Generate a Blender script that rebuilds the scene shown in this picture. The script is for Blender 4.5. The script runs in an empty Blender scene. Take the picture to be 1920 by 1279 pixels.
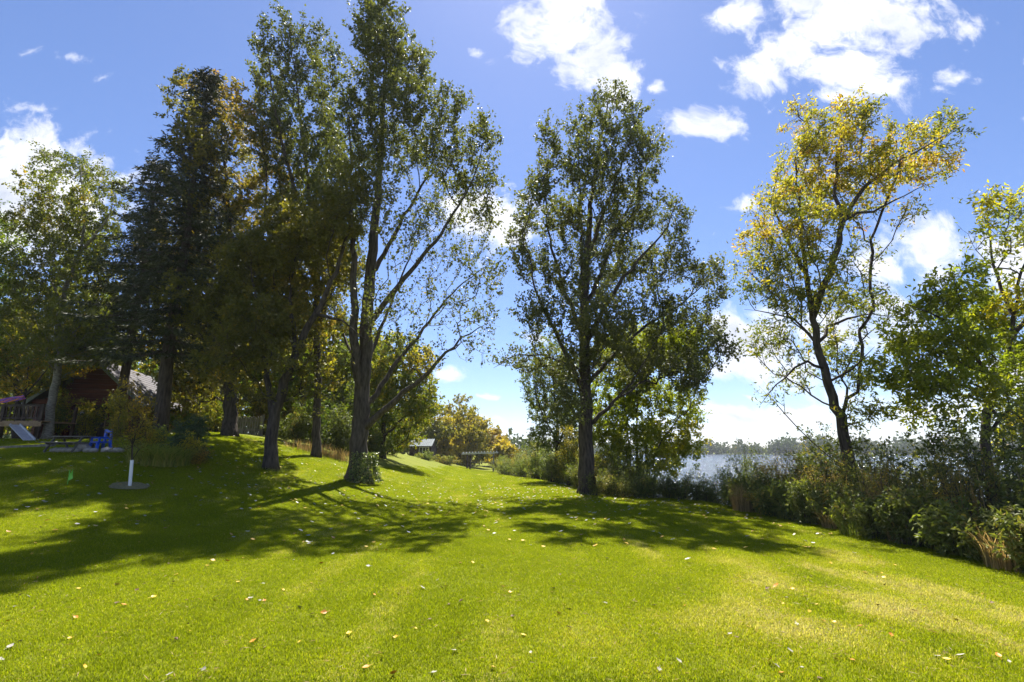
import bpy, math, random
import numpy as np
from mathutils import Vector

random.seed(5)
RG = np.random.default_rng(11)
scene = bpy.context.scene
COL = scene.collection
R = math.radians

# ------------------------------------------------------------------ camera
PITCH = R(12.05)
EYE = np.array([0.0, 0.0, 1.6])
FPX = 960.0                      # focal length in photo pixels (1920 wide)
cam_d = bpy.data.cameras.new('camera')
cam = bpy.data.objects.new('camera', cam_d)
COL.objects.link(cam)
cam.location = EYE
cam.rotation_euler = (R(90) + PITCH, 0, 0)
cam_d.sensor_width = 36.0
cam_d.lens = 18.0
cam_d.clip_start = 0.05
cam_d.clip_end = 6000
scene.camera = cam

# ------------------------------------------------------------------ sun, sky, exposure
SUN_EL, SUN_AZ = R(59), R(3.0)   # azimuth measured from +Y towards +X
SUNV = Vector((math.sin(SUN_AZ) * math.cos(SUN_EL), math.cos(SUN_AZ) * math.cos(SUN_EL), math.sin(SUN_EL)))
sun_d = bpy.data.lights.new('sun', 'SUN')
sun_d.energy = 5.0
sun_d.angle = R(0.53)
sun_d.color = (1.0, 0.95, 0.86)
sun = bpy.data.objects.new('sun', sun_d)
COL.objects.link(sun)
sun.rotation_euler = SUNV.to_track_quat('Z', 'Y').to_euler()
sun.location = (5, 30, 60)

scene.view_settings.view_transform = 'Standard'
scene.view_settings.look = 'None'
scene.view_settings.exposure = 1.5
scene.view_settings.gamma = 1.0
scene.view_settings.use_curve_mapping = False
cy = scene.cycles
cy.max_bounces = 8
cy.diffuse_bounces = 3
cy.glossy_bounces = 2
cy.transmission_bounces = 5
cy.transparent_max_bounces = 6
cy.use_denoising = True
cy.sample_clamp_indirect = 6.0


def ray(px, py):
    u = (px - 960.0) / FPX
    v = (639.5 - py) / FPX
    c, s = math.cos(PITCH), math.sin(PITCH)
    return np.array([u, c - v * s, s + v * c])


def at(px, py, Y):
    d = ray(px, py)
    return EYE + d * (Y / d[1])


# ---- world: clear blue sky with fair-weather cumulus
world = bpy.data.worlds.new('World')
scene.world = world
world.use_nodes = True
wt = world.node_tree
wt.nodes.clear()


def N(t, typ, **kw):
    n = t.nodes.new(typ)
    for k, v in kw.items():
        setattr(n, k, v)
    return n


def math_n(t, op, a, b=None, c=None, clamp=False):
    n = N(t, 'ShaderNodeMath', operation=op)
    n.use_clamp = clamp
    for i, v in enumerate((a, b, c)):
        if v is None:
            continue
        if isinstance(v, (int, float)):
            n.inputs[i].default_value = v
        else:
            t.links.new(v, n.inputs[i])
    return n.outputs[0]


def build_world():
    t = wt
    L = t.links.new
    sky = N(t, 'ShaderNodeTexSky', sky_type='NISHITA')
    sky.sun_disc = False
    sky.sun_elevation = SUN_EL
    sky.sun_rotation = SUN_AZ
    sky.altitude = 400
    sky.air_density = 1.0
    sky.dust_density = 0.35
    sky.ozone_density = 4.5
    tc = N(t, 'ShaderNodeTexCoord')
    sep = N(t, 'ShaderNodeSeparateXYZ')
    L(tc.outputs['Generated'], sep.inputs[0])
    ay = math_n(t, 'MAXIMUM', math_n(t, 'ABSOLUTE', sep.outputs[1]), 0.05)
    X = math_n(t, 'DIVIDE', sep.outputs[0], ay)
    Z = math_n(t, 'DIVIDE', sep.outputs[2], ay)
    comb = N(t, 'ShaderNodeCombineXYZ')
    L(X, comb.inputs[0]); L(Z, comb.inputs[1])
    # warp
    nz = N(t, 'ShaderNodeTexNoise'); nz.inputs['Scale'].default_value = 5.0
    nz.inputs['Detail'].default_value = 3.0
    L(comb.outputs[0], nz.inputs['Vector'])
    wv = N(t, 'ShaderNodeVectorMath', operation='MULTIPLY_ADD')
    L(nz.outputs['Color'], wv.inputs[0])
    wv.inputs[1].default_value = (0.16, 0.11, 0)
    wv.inputs[2].default_value = (-0.08, -0.055, 0)
    wa = N(t, 'ShaderNodeVectorMath', operation='ADD')
    L(comb.outputs[0], wa.inputs[0]); L(wv.outputs[0], wa.inputs[1])
    P = wa.outputs[0]
    blobs = [  # px, py, rx, ry, bias
        (10, 355, 150, 95, 1.6), (130, 400, 90, 65, 1.4), (-60, 420, 150, 120, 1.0), (-260, 300, 140, 60, 0.9),
        (50, 97, 40, 34, .42), (150, 108, 80, 26, .42), (190, 135, 50, 24, .40), (75, 195, 110, 26, .25), (130, 215, 60, 20, .25),
        (1050, 45, 125, 85, 1.05), (1110, 110, 105, 65, 1.05), (1165, 165, 60, 60, 1.0), (1240, 160, 36, 22, .8),
        (1318, 226, 70, 46, 1.0), (895, 100, 44, 22, .36), (1020, 245, 50, 22, .3),
        (1600, 30, 230, 85, 1.0), (1400, 30, 90, 50, .85), (1420, 135, 95, 50, .9), (1600, 140, 130, 75, 1.0), (1500, 85, 90, 60, .9),
        (1800, 150, 75, 42, .48), (1770, 170, 60, 24, .35), (1925, 232, 40, 22, .85), (2060, 120, 130, 60, .9), (2200, 330, 160, 80, .95),
        (905, 415, 85, 58, 1.35), (975, 385, 40, 30, .8), (850, 712, 38, 24, .9), (905, 738, 56, 14, .5), (920, 777, 56, 14, .45),
        (1385, 388, 70, 34, .36), (1330, 435, 44, 26, .36), (1306, 305, 26, 14, .3),
        (1730, 455, 130, 65, .95), (1640, 500, 90, 45, .9), (1890, 480, 90, 80, .95), (1620, 620, 190, 70, .9),
        (1400, 640, 85, 62, 1.25), (1360, 690, 50, 40, .9), (1440, 600, 50, 40, .85), (1500, 690, 90, 50, .9), (1010, 640, 45, 26, .85),
        (1390, 735, 40, 9, .8), (1370, 775, 90, 26, .95), (1480, 770, 120, 30, .95), (1600, 740, 130, 40, .7), (1560, 810, 260, 22, .55),
        (1780, 780, 160, 40, .9), (1950, 700, 140, 70, .95), (1340, 815, 120, 14, .85), (1230, 790, 60, 18, .8), (1010, 775, 40, 10, .6),
        (2150, 650, 180, 70, .9), (-300, 620, 160, 50, .9), (-500, 480, 200, 90, .95), (350, 560, 90, 60, .8), (600, 620, 90, 40, .8),
    ]
    field = None
    for (px, py, rx, ry, b) in blobs:
        d = ray(px, py)
        cx, cz = d[0] / d[1], d[2] / d[1]
        e1, e2 = ray(px + rx, py), ray(px, py - ry)
        sx = abs(e1[0] / e1[1] - cx); sz = abs(e2[2] / e2[1] - cz)
        m = N(t, 'ShaderNodeVectorMath', operation='MULTIPLY_ADD')
        L(P, m.inputs[0])
        m.inputs[1].default_value = (1 / sx, 1 / sz, 0)
        m.inputs[2].default_value = (-cx / sx, -cz / sz, 0)
        ln = N(t, 'ShaderNodeVectorMath', operation='LENGTH')
        L(m.outputs[0], ln.inputs[0])
        f = math_n(t, 'SUBTRACT', b, ln.outputs['Value'])
        field = f if field is None else math_n(t, 'MAXIMUM', field, f)
    field = math_n(t, 'MAXIMUM', field, -0.9)
    n1 = N(t, 'ShaderNodeTexNoise'); n1.inputs['Scale'].default_value = 11.0
    n1.inputs['Detail'].default_value = 9.0; n1.inputs['Roughness'].default_value = 0.62
    L(P, n1.inputs['Vector'])
    nn = math_n(t, 'MULTIPLY_ADD', n1.outputs['Fac'], 4.6, -2.42)
    dens = math_n(t, 'ADD', math_n(t, 'MULTIPLY', field, 1.5), nn)
    mr = N(t, 'ShaderNodeMapRange', interpolation_type='SMOOTHSTEP')
    L(dens, mr.inputs['Value'])
    mr.inputs['From Min'].default_value = -0.12
    mr.inputs['From Max'].default_value = 1.1
    cover = mr.outputs[0]
    # no clouds below the horizon
    up = N(t, 'ShaderNodeMapRange'); L(sep.outputs[2], up.inputs['Value'])
    up.inputs['From Min'].default_value = 0.0; up.inputs['From Max'].default_value = 0.02
    cover = math_n(t, 'MULTIPLY', cover, up.outputs[0])
    # cloud light and shade painted as colour: greyer where dense, whiter where thin
    n2 = N(t, 'ShaderNodeTexNoise'); n2.inputs['Scale'].default_value = 6.0
    n2.inputs['Detail'].default_value = 6.0
    off = N(t, 'ShaderNodeVectorMath', operation='ADD')
    L(P, off.inputs[0]); off.inputs[1].default_value = (0.01, 0.05, 0.3)
    L(off.outputs[0], n2.inputs['Vector'])
    cloud_lit = math_n(t, 'ADD', math_n(t, 'SUBTRACT', 0.95, math_n(t, 'MULTIPLY', dens, 0.36)), math_n(t, 'MULTIPLY_ADD', n2.outputs['Fac'], 1.4, -0.62), clamp=True)
    cc = N(t, 'ShaderNodeMixRGB')
    L(cloud_lit, cc.inputs[0])
    cc.inputs[1].default_value = (0.33, 0.37, 0.46, 1)
    cc.inputs[2].default_value = (0.74, 0.74, 0.76, 1)
    wb = N(t, 'ShaderNodeMixRGB', blend_type='MULTIPLY'); wb.inputs[0].default_value = 1
    L(sky.outputs[0], wb.inputs[1]); wb.inputs[2].default_value = (.97, .96, 1.10, 1)
    bg1 = N(t, 'ShaderNodeBackground'); L(wb.outputs[0], bg1.inputs[0])
    bg1.inputs[1].default_value = 0.056
    bg2 = N(t, 'ShaderNodeBackground'); L(cc.outputs[0], bg2.inputs[0])
    bg2.inputs[1].default_value = 0.66
    mx = N(t, 'ShaderNodeMixShader')
    L(math_n(t, 'MULTIPLY', cover, 0.97), mx.inputs[0]); L(bg1.outputs[0], mx.inputs[1]); L(bg2.outputs[0], mx.inputs[2])
    out = N(t, 'ShaderNodeOutputWorld')
    L(mx.outputs[0], out.inputs[0])


build_world()

# ------------------------------------------------------------------ terrain function
LAKE = -1.35
_EY = [-60, 0, 7.5, 14, 17.5, 19.4, 20.8, 22.5, 25, 42, 62, 78, 110, 200, 420]
_EX = [12, 8.6, 7.7, 7.3, 7.0, 6.5, 4.3, 3.2, 2.4, 0.3, -2.6, -2.5, 2, 30, 60]


def sst(v):
    v = np.clip(v, 0, 1)
    return v * v * (3 - 2 * v)


def xe(y):
    return np.interp(y, _EY, _EX)


def H(x, y):
    x = np.asarray(x, float); y = np.asarray(y, float)
    s = sst((-x - 2.0) / 12.0)
    a = 2.45 * sst((y - 2.0) / 24.0)
    h = a * s - 0.3 * sst((-x - 14) / 6) * sst((y - 6) / 12)
    fade = 1 - 0.55 * sst((y - 32) / 40)
    h = h * fade
    h = h - 0.25 * sst((x - 1) / 7) - 0.9 * sst((y - 20) / 40) * (1 - 0.8 * s)
    h = h + 0.015 * np.sin(x * 0.9 + 1.3) * np.sin(y * 0.7) + 0.006 * np.sin(x * 2.3) * np.sin(y * 1.9 + 1)
    d = x - xe(y)
    b = sst((d - 0.2) / 5.0)
    h = h * (1 - b) + (-2.6) * b
    # the far shore
    r = np.hypot(x, y)
    f = sst((r - 400) / 30) * (y > 0)
    h = np.where((d > 0), h * (1 - f) + (-1.25 + 5.0 * sst((r - 420) / 300)) * f, h)
    return h


def hit(px, py):
    d = ray(px, py)
    ts = np.linspace(2, 160, 6000)
    p = EYE[None] + ts[:, None] * d[None]
    below = p[:, 2] < H(p[:, 0], p[:, 1])
    i = int(np.argmax(below)) if below.any() else 800
    q = p[i]
    return np.array([q[0], q[1], float(H(q[0], q[1]))])


def gz(x, y):
    return float(H(x, y))


# ------------------------------------------------------------------ mesh + object helpers
def mesh_np(name, verts, polys, mat=None, attrs=None, smooth=True):
    """polys: list of int arrays (F,k)"""
    me = bpy.data.meshes.new(name)
    verts = np.asarray(verts, np.float32)
    polys = [np.asarray(p, np.int32) for p in polys if len(p)]
    me.vertices.add(len(verts))
    me.vertices.foreach_set('co', verts.ravel())
    nl = sum(p.size for p in polys); nf = sum(len(p) for p in polys)
    me.loops.add(nl)
    me.loops.foreach_set('vertex_index', np.concatenate([p.ravel() for p in polys]))
    me.polygons.add(nf)
    tot = np.concatenate([np.full(len(p), p.shape[1], np.int32) for p in polys])
    st = np.concatenate([[0], np.cumsum(tot)[:-1]]).astype(np.int32)
    me.polygons.foreach_set('loop_start', st)
    try:
        me.polygons.foreach_set('loop_total', tot)
    except Exception:
        pass
    me.polygons.foreach_set('use_smooth', np.full(nf, smooth, bool))
    if attrs:
        for k, v in attrs.items():
            a = me.attributes.new(k, 'FLOAT', 'FACE')
            a.data.foreach_set('value', np.asarray(v, np.float32))
    me.update(calc_edges=True)
    if mat:
        me.materials.append(mat)
    return me


def link(name, me, parent=None, loc=None):
    o = bpy.data.objects.new(name, me)
    COL.objects.link(o)
    if parent is not None:
        o.parent = parent
    if loc is not None:
        o.location = loc
    return o


def tag(o, label, cat, group=None):
    o['label'] = label
    o['category'] = cat
    if group:
        o['group'] = group
    return o


def thing(name, loc, label, cat, group=None, rz=0.0):
    o = bpy.data.objects.new(name, None)
    o.empty_display_size = 0.3
    COL.objects.link(o)
    o.location = loc
    o.rotation_euler = (0, 0, rz)
    return tag(o, label, cat, group)


class MB:
    """collects boxes, tubes and quads into one mesh"""
    def __init__(s):
        s.v = []; s.q = []; s.t = []; s.n = 0

    def add(s, v, q=(), t=()):
        v = np.asarray(v, float)
        s.v.append(v)
        if len(q): s.q.append(np.asarray(q, int) + s.n)
        if len(t): s.t.append(np.asarray(t, int) + s.n)
        s.n += len(v)

    def box(s, c, size, rz=0.0, rx=0.0, ry=0.0):
        sx, sy, sz = [k / 2 for k in size]
        v = np.array([[x, y, z] for x in (-sx, sx) for y in (-sy, sy) for z in (-sz, sz)])
        for ang, ax in ((rx, 0), (ry, 1), (rz, 2)):
            if ang:
                a, b = [(1, 2), (2, 0), (0, 1)][ax]
                ca, sa = math.cos(ang), math.sin(ang)
                va = v[:, a] * ca - v[:, b] * sa
                vb = v[:, a] * sa + v[:, b] * ca
                v[:, a], v[:, b] = va, vb
        q = [[0, 1, 3, 2], [4, 6, 7, 5], [0, 4, 5, 1], [2, 3, 7, 6], [0, 2, 6, 4], [1, 5, 7, 3]]
        s.add(v + np.asarray(c, float), q)
        return s

    def bar(s, p0, p1, w, h):
        """a straight squared timber between two points"""
        p0 = np.asarray(p0, float); p1 = np.asarray(p1, float)
        d = p1 - p0; d /= np.linalg.norm(d)
        ref = np.array([0, 0, 1.0]) if abs(d[2]) < .9 else np.array([1.0, 0, 0])
        a = np.cross(d, ref); a /= np.linalg.norm(a); b = np.cross(a, d)
        v = [p + a * i * w / 2 + b * j * h / 2 for p in (p0, p1) for i, j in ((-1, -1), (1, -1), (1, 1), (-1, 1))]
        q = [[0, 1, 2, 3], [7, 6, 5, 4], [0, 4, 5, 1], [1, 5, 6, 2], [2, 6, 7, 3], [3, 7, 4, 0]]
        s.add(v, q)
        return s

    def tube(s, pts, rad, n=8):
        pts = np.asarray(pts, float)
        rad = np.broadcast_to(np.asarray(rad, float), (len(pts),))
        tg = np.gradient(pts, axis=0)
        tg /= np.linalg.norm(tg, axis=1)[:, None] + 1e-9
        ref = np.array([0.31, 0.94, 0.12])
        if abs(tg[0] @ ref) > .9: ref = np.array([1.0, 0.1, 0.0])
        a = np.cross(tg, ref); a /= np.linalg.norm(a, axis=1)[:, None] + 1e-9
        b = np.cross(tg, a)
        th = np.arange(n) * 2 * math.pi / n
        v = pts[:, None] + rad[:, None, None] * (np.cos(th)[None, :, None] * a[:, None] + np.sin(th)[None, :, None] * b[:, None])
        v = v.reshape(-1, 3)
        i = np.arange(len(pts) - 1)[:, None] * n; j = np.arange(n)[None]
        k = (j + 1) % n
        q = np.stack([i + j, i + k, i + n + k, i + n + j], -1).reshape(-1, 4)
        m = len(v)
        v = np.vstack([v, pts[0], pts[-1]])
        jj = np.arange(n); kk = (jj + 1) % n
        t = np.vstack([np.stack([kk, jj, np.full(n, m)], 1), np.stack([m - n + jj, m - n + kk, np.full(n, m + 1)], 1)])
        s.add(v, q, t)
        return s

    def poly_prism(s, pts2, y0, y1):
        """polygon in the xz plane extruded along y"""
        n = len(pts2)
        v = [[x, y0, z] for x, z in pts2] + [[x, y1, z] for x, z in pts2]
        q = [[i, (i + 1) % n, n + (i + 1) % n, n + i] for i in range(n)]
        t = [[0, i + 1, i] for i in range(1, n - 1)] + [[n, n + i, n + i + 1] for i in range(1, n - 1)]
        s.add(v, q, t)
        return s

    def mesh(s, name, mat, smooth=False):
        return mesh_np(name, np.vstack(s.v), [np.vstack(s.q) if s.q else np.zeros((0, 4), int), np.vstack(s.t) if s.t else np.zeros((0, 3), int)], mat, smooth=smooth)

    def build(s, name, mat, parent=None, loc=None, smooth=False):
        return link(name, s.mesh(name, mat, smooth), parent, loc)


# ------------------------------------------------------------------ materials
def new_mat(name):
    m = bpy.data.materials.new(name)
    m.use_nodes = True
    t = m.node_tree
    t.nodes.clear()
    out = N(t, 'ShaderNodeOutputMaterial')
    return m, t, out


def ramp(t, fac, stops):
    r = N(t, 'ShaderNodeValToRGB')
    els = r.color_ramp.elements
    while len(els) < len(stops):
        els.new(0.5)
    for e, (p, c) in zip(els, stops):
        e.position = p
        e.color = (*c, 1)
    if fac is not None:
        t.links.new(fac, r.inputs[0])
    return r.outputs[0]


LEAFK = 1.35


def leaf_mat(name, stops, trans=0.42, rough=0.5, tcol=(1.25, 1.35, 0.45), spec=0.35):
    m, t, out = new_mat(name)
    L = t.links.new
    at_ = N(t, 'ShaderNodeAttribute'); at_.attribute_name = 'tint'
    col = ramp(t, at_.outputs['Fac'], [(q, tuple(min(.6, c * LEAFK) for c in cl)) for q, cl in stops])
    p = N(t, 'ShaderNodeBsdfPrincipled')
    L(col, p.inputs['Base Color'])
    p.inputs['Roughness'].default_value = rough
    p.inputs['Specular IOR Level'].default_value = spec
    tr = N(t, 'ShaderNodeBsdfTranslucent')
    mm = N(t, 'ShaderNodeMixRGB', blend_type='MULTIPLY'); mm.inputs[0].default_value = 1
    L(col, mm.inputs[1]); mm.inputs[2].default_value = (*tcol, 1)
    L(mm.outputs[0], tr.inputs['Color'])
    mx = N(t, 'ShaderNodeMixShader'); mx.inputs[0].default_value = trans
    L(p.outputs[0], mx.inputs[1]); L(tr.outputs[0], mx.inputs[2])
    L(mx.outputs[0], out.inputs[0])
    return m


def noise_mat(name, c1, c2, scale=8, rough=.8, bump=.3, stretch=(1, 1, 1), detail=5, spec=.3, metallic=0.0, bdist=.02):
    m, t, out = new_mat(name)
    L = t.links.new
    tc = N(t, 'ShaderNodeTexCoord'); mp = N(t, 'ShaderNodeMapping')
    mp.inputs['Scale'].default_value = stretch
    L(tc.outputs['Object'], mp.inputs[0])
    nz = N(t, 'ShaderNodeTexNoise'); nz.inputs['Scale'].default_value = scale; nz.inputs['Detail'].default_value = detail
    L(mp.outputs[0], nz.inputs['Vector'])
    col = ramp(t, nz.outputs['Fac'], [(.3, c1), (.7, c2)])
    p = N(t, 'ShaderNodeBsdfPrincipled')
    L(col, p.inputs['Base Color'])
    p.inputs['Roughness'].default_value = rough
    p.inputs['Specular IOR Level'].default_value = spec
    p.inputs['Metallic'].default_value = metallic
    if bump:
        b = N(t, 'ShaderNodeBump'); b.inputs['Strength'].default_value = bump; b.inputs['Distance'].default_value = bdist
        L(nz.outputs['Fac'], b.inputs['Height']); L(b.outputs[0], p.inputs['Normal'])
    L(p.outputs[0], out.inputs[0])
    return m


def bark_mat(name, c1, c2, zs=.18, scale=14, bump=.9):
    return noise_mat(name, c1, c2, scale=scale, rough=.9, bump=bump, stretch=(1, 1, zs), detail=6, spec=.15, bdist=.05)


M = {}
M['bark'] = bark_mat('furrowed_bark', (.035, .028, .022), (.12, .098, .078))
M['bark_dark'] = bark_mat('dark_bark', (.03, .024, .02), (.10, .08, .065))
M['bark_birch'] = noise_mat('birch_bark', (.07, .06, .05), (.27, .25, .22), scale=9, rough=.8, bump=.3, stretch=(1, 1, 3))
M['bark_spruce'] = bark_mat('spruce_bark', (.035, .028, .024), (.11, .085, .07))
G = [(.0, (.035, .06, .012)), (.45, (.06, .095, .018)), (.8, (.10, .125, .022)), (1., (.20, .17, .03))]
M['lf_cotton'] = leaf_mat('cottonwood_leaves', [(0, (.058, .064, .022)), (.5, (.088, .092, .028)), (.85, (.14, .13, .034)), (1, (.25, .18, .045))], trans=.46, rough=.48, spec=.35)
M['lf_brown'] = leaf_mat('bronzed_leaves', [(0, (.07, .07, .015)), (.4, (.12, .105, .02)), (.75, (.20, .135, .022)), (1, (.34, .18, .025))], trans=.5, rough=.5)
M['lf_birch'] = leaf_mat('birch_leaves', [(0, (.065, .08, .016)), (.6, (.12, .125, .02)), (.9, (.22, .17, .025)), (1, (.40, .24, .03))], trans=.5)
M['lf_green'] = leaf_mat('green_leaves', [(0, (.05, .075, .012)), (.5, (.095, .125, .016)), (.85, (.17, .17, .02)), (1, (.34, .26, .03))], trans=.5)
M['lf_yellow'] = leaf_mat('yellow_leaves', [(0, (.13, .14, .02)), (.35, (.27, .23, .022)), (.75, (.46, .35, .03)), (1, (.52, .30, .03))], trans=.45, tcol=(1.2, 1.15, .6))
M['lf_ash'] = leaf_mat('ash_leaves', [(0, (.07, .095, .018)), (.4, (.12, .14, .02)), (.65, (.26, .235, .022)), (.88, (.44, .34, .03)), (1, (.28, .14, .03))], trans=.55, tcol=(1.25, 1.25, .5))
M['lf_ash_green'] = leaf_mat('green_ash_leaves', [(0, (.095, .12, .012)), (.5, (.18, .195, .016)), (.85, (.27, .25, .02)), (1, (.48, .35, .03))], trans=.6)
M['lf_dog'] = leaf_mat('dogwood_leaves', [(0, (.055, .068, .018)), (.5, (.10, .115, .028)), (.85, (.17, .17, .04)), (1, (.27, .20, .05))], trans=.36, rough=.55, spec=.3)
M['lf_willow'] = leaf_mat('willow_leaves', [(0, (.08, .10, .03)), (.5, (.13, .15, .035)), (.85, (.20, .19, .04)), (1, (.34, .25, .05))], trans=.45)
M['lf_gold'] = leaf_mat('goldenrod_leaves', [(0, (.10, .11, .025)), (.4, (.20, .16, .03)), (.8, (.33, .22, .04)), (1, (.30, .15, .04))], trans=.42)
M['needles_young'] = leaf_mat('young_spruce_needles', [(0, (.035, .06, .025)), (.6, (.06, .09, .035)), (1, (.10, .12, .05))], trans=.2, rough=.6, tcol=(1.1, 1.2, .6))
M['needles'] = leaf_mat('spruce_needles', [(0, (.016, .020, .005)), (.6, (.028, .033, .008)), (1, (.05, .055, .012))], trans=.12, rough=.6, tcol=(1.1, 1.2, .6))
M['reed'] = leaf_mat('dry_reed', [(0, (.16, .12, .05)), (.5, (.30, .21, .09)), (1, (.42, .32, .16))], trans=.4, tcol=(1.1, 1.0, .7))
M['blade'] = leaf_mat('lily_blades', [(0, (.08, .11, .02)), (.6, (.18, .21, .035)), (1, (.32, .29, .09))], trans=.4)  # blade colour raised to stand in for sun on the flower bed
M['farwood'] = leaf_mat('far_wood_leaves', [(0, (.03, .045, .02)), (.5, (.05, .07, .025)), (.9, (.10, .10, .03)), (1, (.2, .13, .04))], trans=.2, rough=.8)
M['ivy'] = leaf_mat('ivy_leaves', [(0, (.04, .07, .015)), (.6, (.09, .12, .03)), (1, (.25, .24, .10))], trans=.35, rough=.35, spec=.6)


def grass_mat():
    m, t, out = new_mat('grass_blades')
    L = t.links.new
    a = N(t, 'ShaderNodeAttribute'); a.attribute_name = 'dry'; a.attribute_type = 'INSTANCER'
    b = N(t, 'ShaderNodeAttribute'); b.attribute_name = 'tint'
    s = math_n(t, 'ADD', math_n(t, 'MULTIPLY', b.outputs['Fac'], .45), a.outputs['Fac'], clamp=True)
    col = ramp(t, s, [(0, (.13, .165, .005)), (.4, (.24, .285, .006)), (.7, (.34, .335, .014)), (.88, (.42, .36, .09)), (1, (.48, .42, .21))])
    p = N(t, 'ShaderNodeBsdfPrincipled'); L(col, p.inputs['Base Color'])
    p.inputs['Roughness'].default_value = .6; p.inputs['Specular IOR Level'].default_value = .08
    tr = N(t, 'ShaderNodeBsdfTranslucent')
    mm = N(t, 'ShaderNodeMixRGB', blend_type='MULTIPLY'); mm.inputs[0].default_value = 1
    L(col, mm.inputs[1]); mm.inputs[2].default_value = (1.35, 1.4, .5, 1)
    L(mm.outputs[0], tr.inputs['Color'])
    mx = N(t, 'ShaderNodeMixShader'); mx.inputs[0].default_value = .5
    L(p.outputs[0], mx.inputs[1]); L(tr.outputs[0], mx.inputs[2]); L(mx.outputs[0], out.inputs[0])
    return m


def ground_mat():
    m, t, out = new_mat('lawn_soil_and_turf')
    L = t.links.new
    g = N(t, 'ShaderNodeNewGeometry')
    n1 = N(t, 'ShaderNodeTexNoise'); n1.inputs['Scale'].default_value = .5; n1.inputs['Detail'].default_value = 4
    n2 = N(t, 'ShaderNodeTexNoise'); n2.inputs['Scale'].default_value = 14; n2.inputs['Detail'].default_value = 5
    L(g.outputs['Position'], n1.inputs['Vector']); L(g.outputs['Position'], n2.inputs['Vector'])
    f = math_n(t, 'ADD', math_n(t, 'MULTIPLY', n1.outputs['Fac'], .5), math_n(t, 'MULTIPLY', n2.outputs['Fac'], .5))
    col = ramp(t, f, [(.3, (.105, .125, .006)), (.52, (.135, .155, .008)), (.65, (.155, .16, .012)), (.8, (.18, .165, .035))])
    p = N(t, 'ShaderNodeBsdfPrincipled'); L(col, p.inputs['Base Color'])
    p.inputs['Roughness'].default_value = .85; p.inputs['Specular IOR Level'].default_value = .1
    n3 = N(t, 'ShaderNodeTexNoise'); n3.inputs['Scale'].default_value = 40; n3.inputs['Detail'].default_value = 3
    L(g.outputs['Position'], n3.inputs['Vector'])
    b = N(t, 'ShaderNodeBump'); b.inputs['Strength'].default_value = .8; b.inputs['Distance'].default_value = .03
    L(n3.outputs['Fac'], b.inputs['Height']); L(b.outputs[0], p.inputs['Normal'])
    L(p.outputs[0], out.inputs[0])
    return m


def water_mat():
    m, t, out = new_mat('lake_water')
    L = t.links.new
    g = N(t, 'ShaderNodeNewGeometry')
    mp = N(t, 'ShaderNodeMapping'); mp.inputs['Scale'].default_value = (1, .8, 1)
    L(g.outputs['Position'], mp.inputs[0])
    n1 = N(t, 'ShaderNodeTexNoise'); n1.inputs['Scale'].default_value = 1.3; n1.inputs['Detail'].default_value = 5; n1.inputs['Roughness'].default_value = .65
    L(mp.outputs[0], n1.inputs['Vector'])
    b = N(t, 'ShaderNodeBump'); b.inputs['Strength'].default_value = 1.0; b.inputs['Distance'].default_value = .55
    L(n1.outputs['Fac'], b.inputs['Height'])
    p = N(t, 'ShaderNodeBsdfPrincipled')
    p.inputs['Base Color'].default_value = (.02, .03, .04, 1)
    p.inputs['Roughness'].default_value = .12
    p.inputs['IOR'].default_value = 1.33
    L(b.outputs[0], p.inputs['Normal'])
    L(p.outputs[0], out.inputs[0])
    return m


M['grass'] = grass_mat()
M['ground'] = ground_mat()
M['water'] = water_mat()
M['wood_grey'] = noise_mat('weathered_wood', (.09, .08, .07), (.22, .20, .18), 10, .85, .3, (1, 1, .2))
M['wood_dark'] = noise_mat('dark_stained_wood', (.03, .02, .016), (.07, .045, .035), 10, .7, .3, (1, 1, .3))
M['log_red'] = noise_mat('red_stained_logs', (.07, .018, .012), (.15, .042, .028), 6, .6, .3, (.3, 1, 1))
M['wood_tan'] = noise_mat('tan_timber', (.22, .14, .08), (.36, .25, .15), 8, .75, .25)
M['roof'] = noise_mat('grey_shingles', (.07, .065, .07), (.16, .15, .155), 20, .9, .4)
M['trim'] = noise_mat('pale_green_grey_trim', (.14, .16, .15), (.24, .27, .26), 6, .6, .1)
M['glass'] = noise_mat('window_glass', (.02, .025, .03), (.04, .045, .05), 3, .08, 0, spec=.6)
M['white_pl'] = noise_mat('white_plastic_guard', (.74, .74, .78), (.84, .84, .86), 6, .45, .05)
M['blue_pl'] = noise_mat('blue_plastic', (.01, .06, .42), (.015, .09, .55), 5, .35, .05)
M['lime_pl'] = noise_mat('lime_plastic', (.16, .50, .05), (.22, .60, .08), 5, .45, .05)
M['grey_slide'] = noise_mat('grey_board', (.42, .42, .46), (.56, .56, .60), 7, .5, .1)
M['stone'] = noise_mat('field_stone', (.18, .16, .15), (.40, .37, .34), 7, .85, .5)
M['mulch'] = noise_mat('bark_mulch', (.10, .09, .03), (.28, .24, .11), 30, .95, .8)
M['metal_roof'] = noise_mat('galvanised_sheet', (.07, .09, .10), (.13, .16, .17), 5, .6, .05, metallic=.2)
M['cream'] = noise_mat('cream_canvas', (.55, .50, .38), (.65, .60, .46), 6, .8, .1)
M['purple'] = noise_mat('purple_ribbon', (.16, .06, .40), (.25, .12, .52), 6, .5, 0)
M['pink'] = noise_mat('pink_ribbon', (.5, .08, .22), (.6, .14, .3), 6, .5, 0)
M['orange'] = noise_mat('orange_ribbon', (.6, .2, .03), (.7, .28, .05), 6, .5, 0)
M['white_wood'] = noise_mat('pale_weathered_timber', (.45, .44, .42), (.62, .61, .58), 8, .8, .2)

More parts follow.
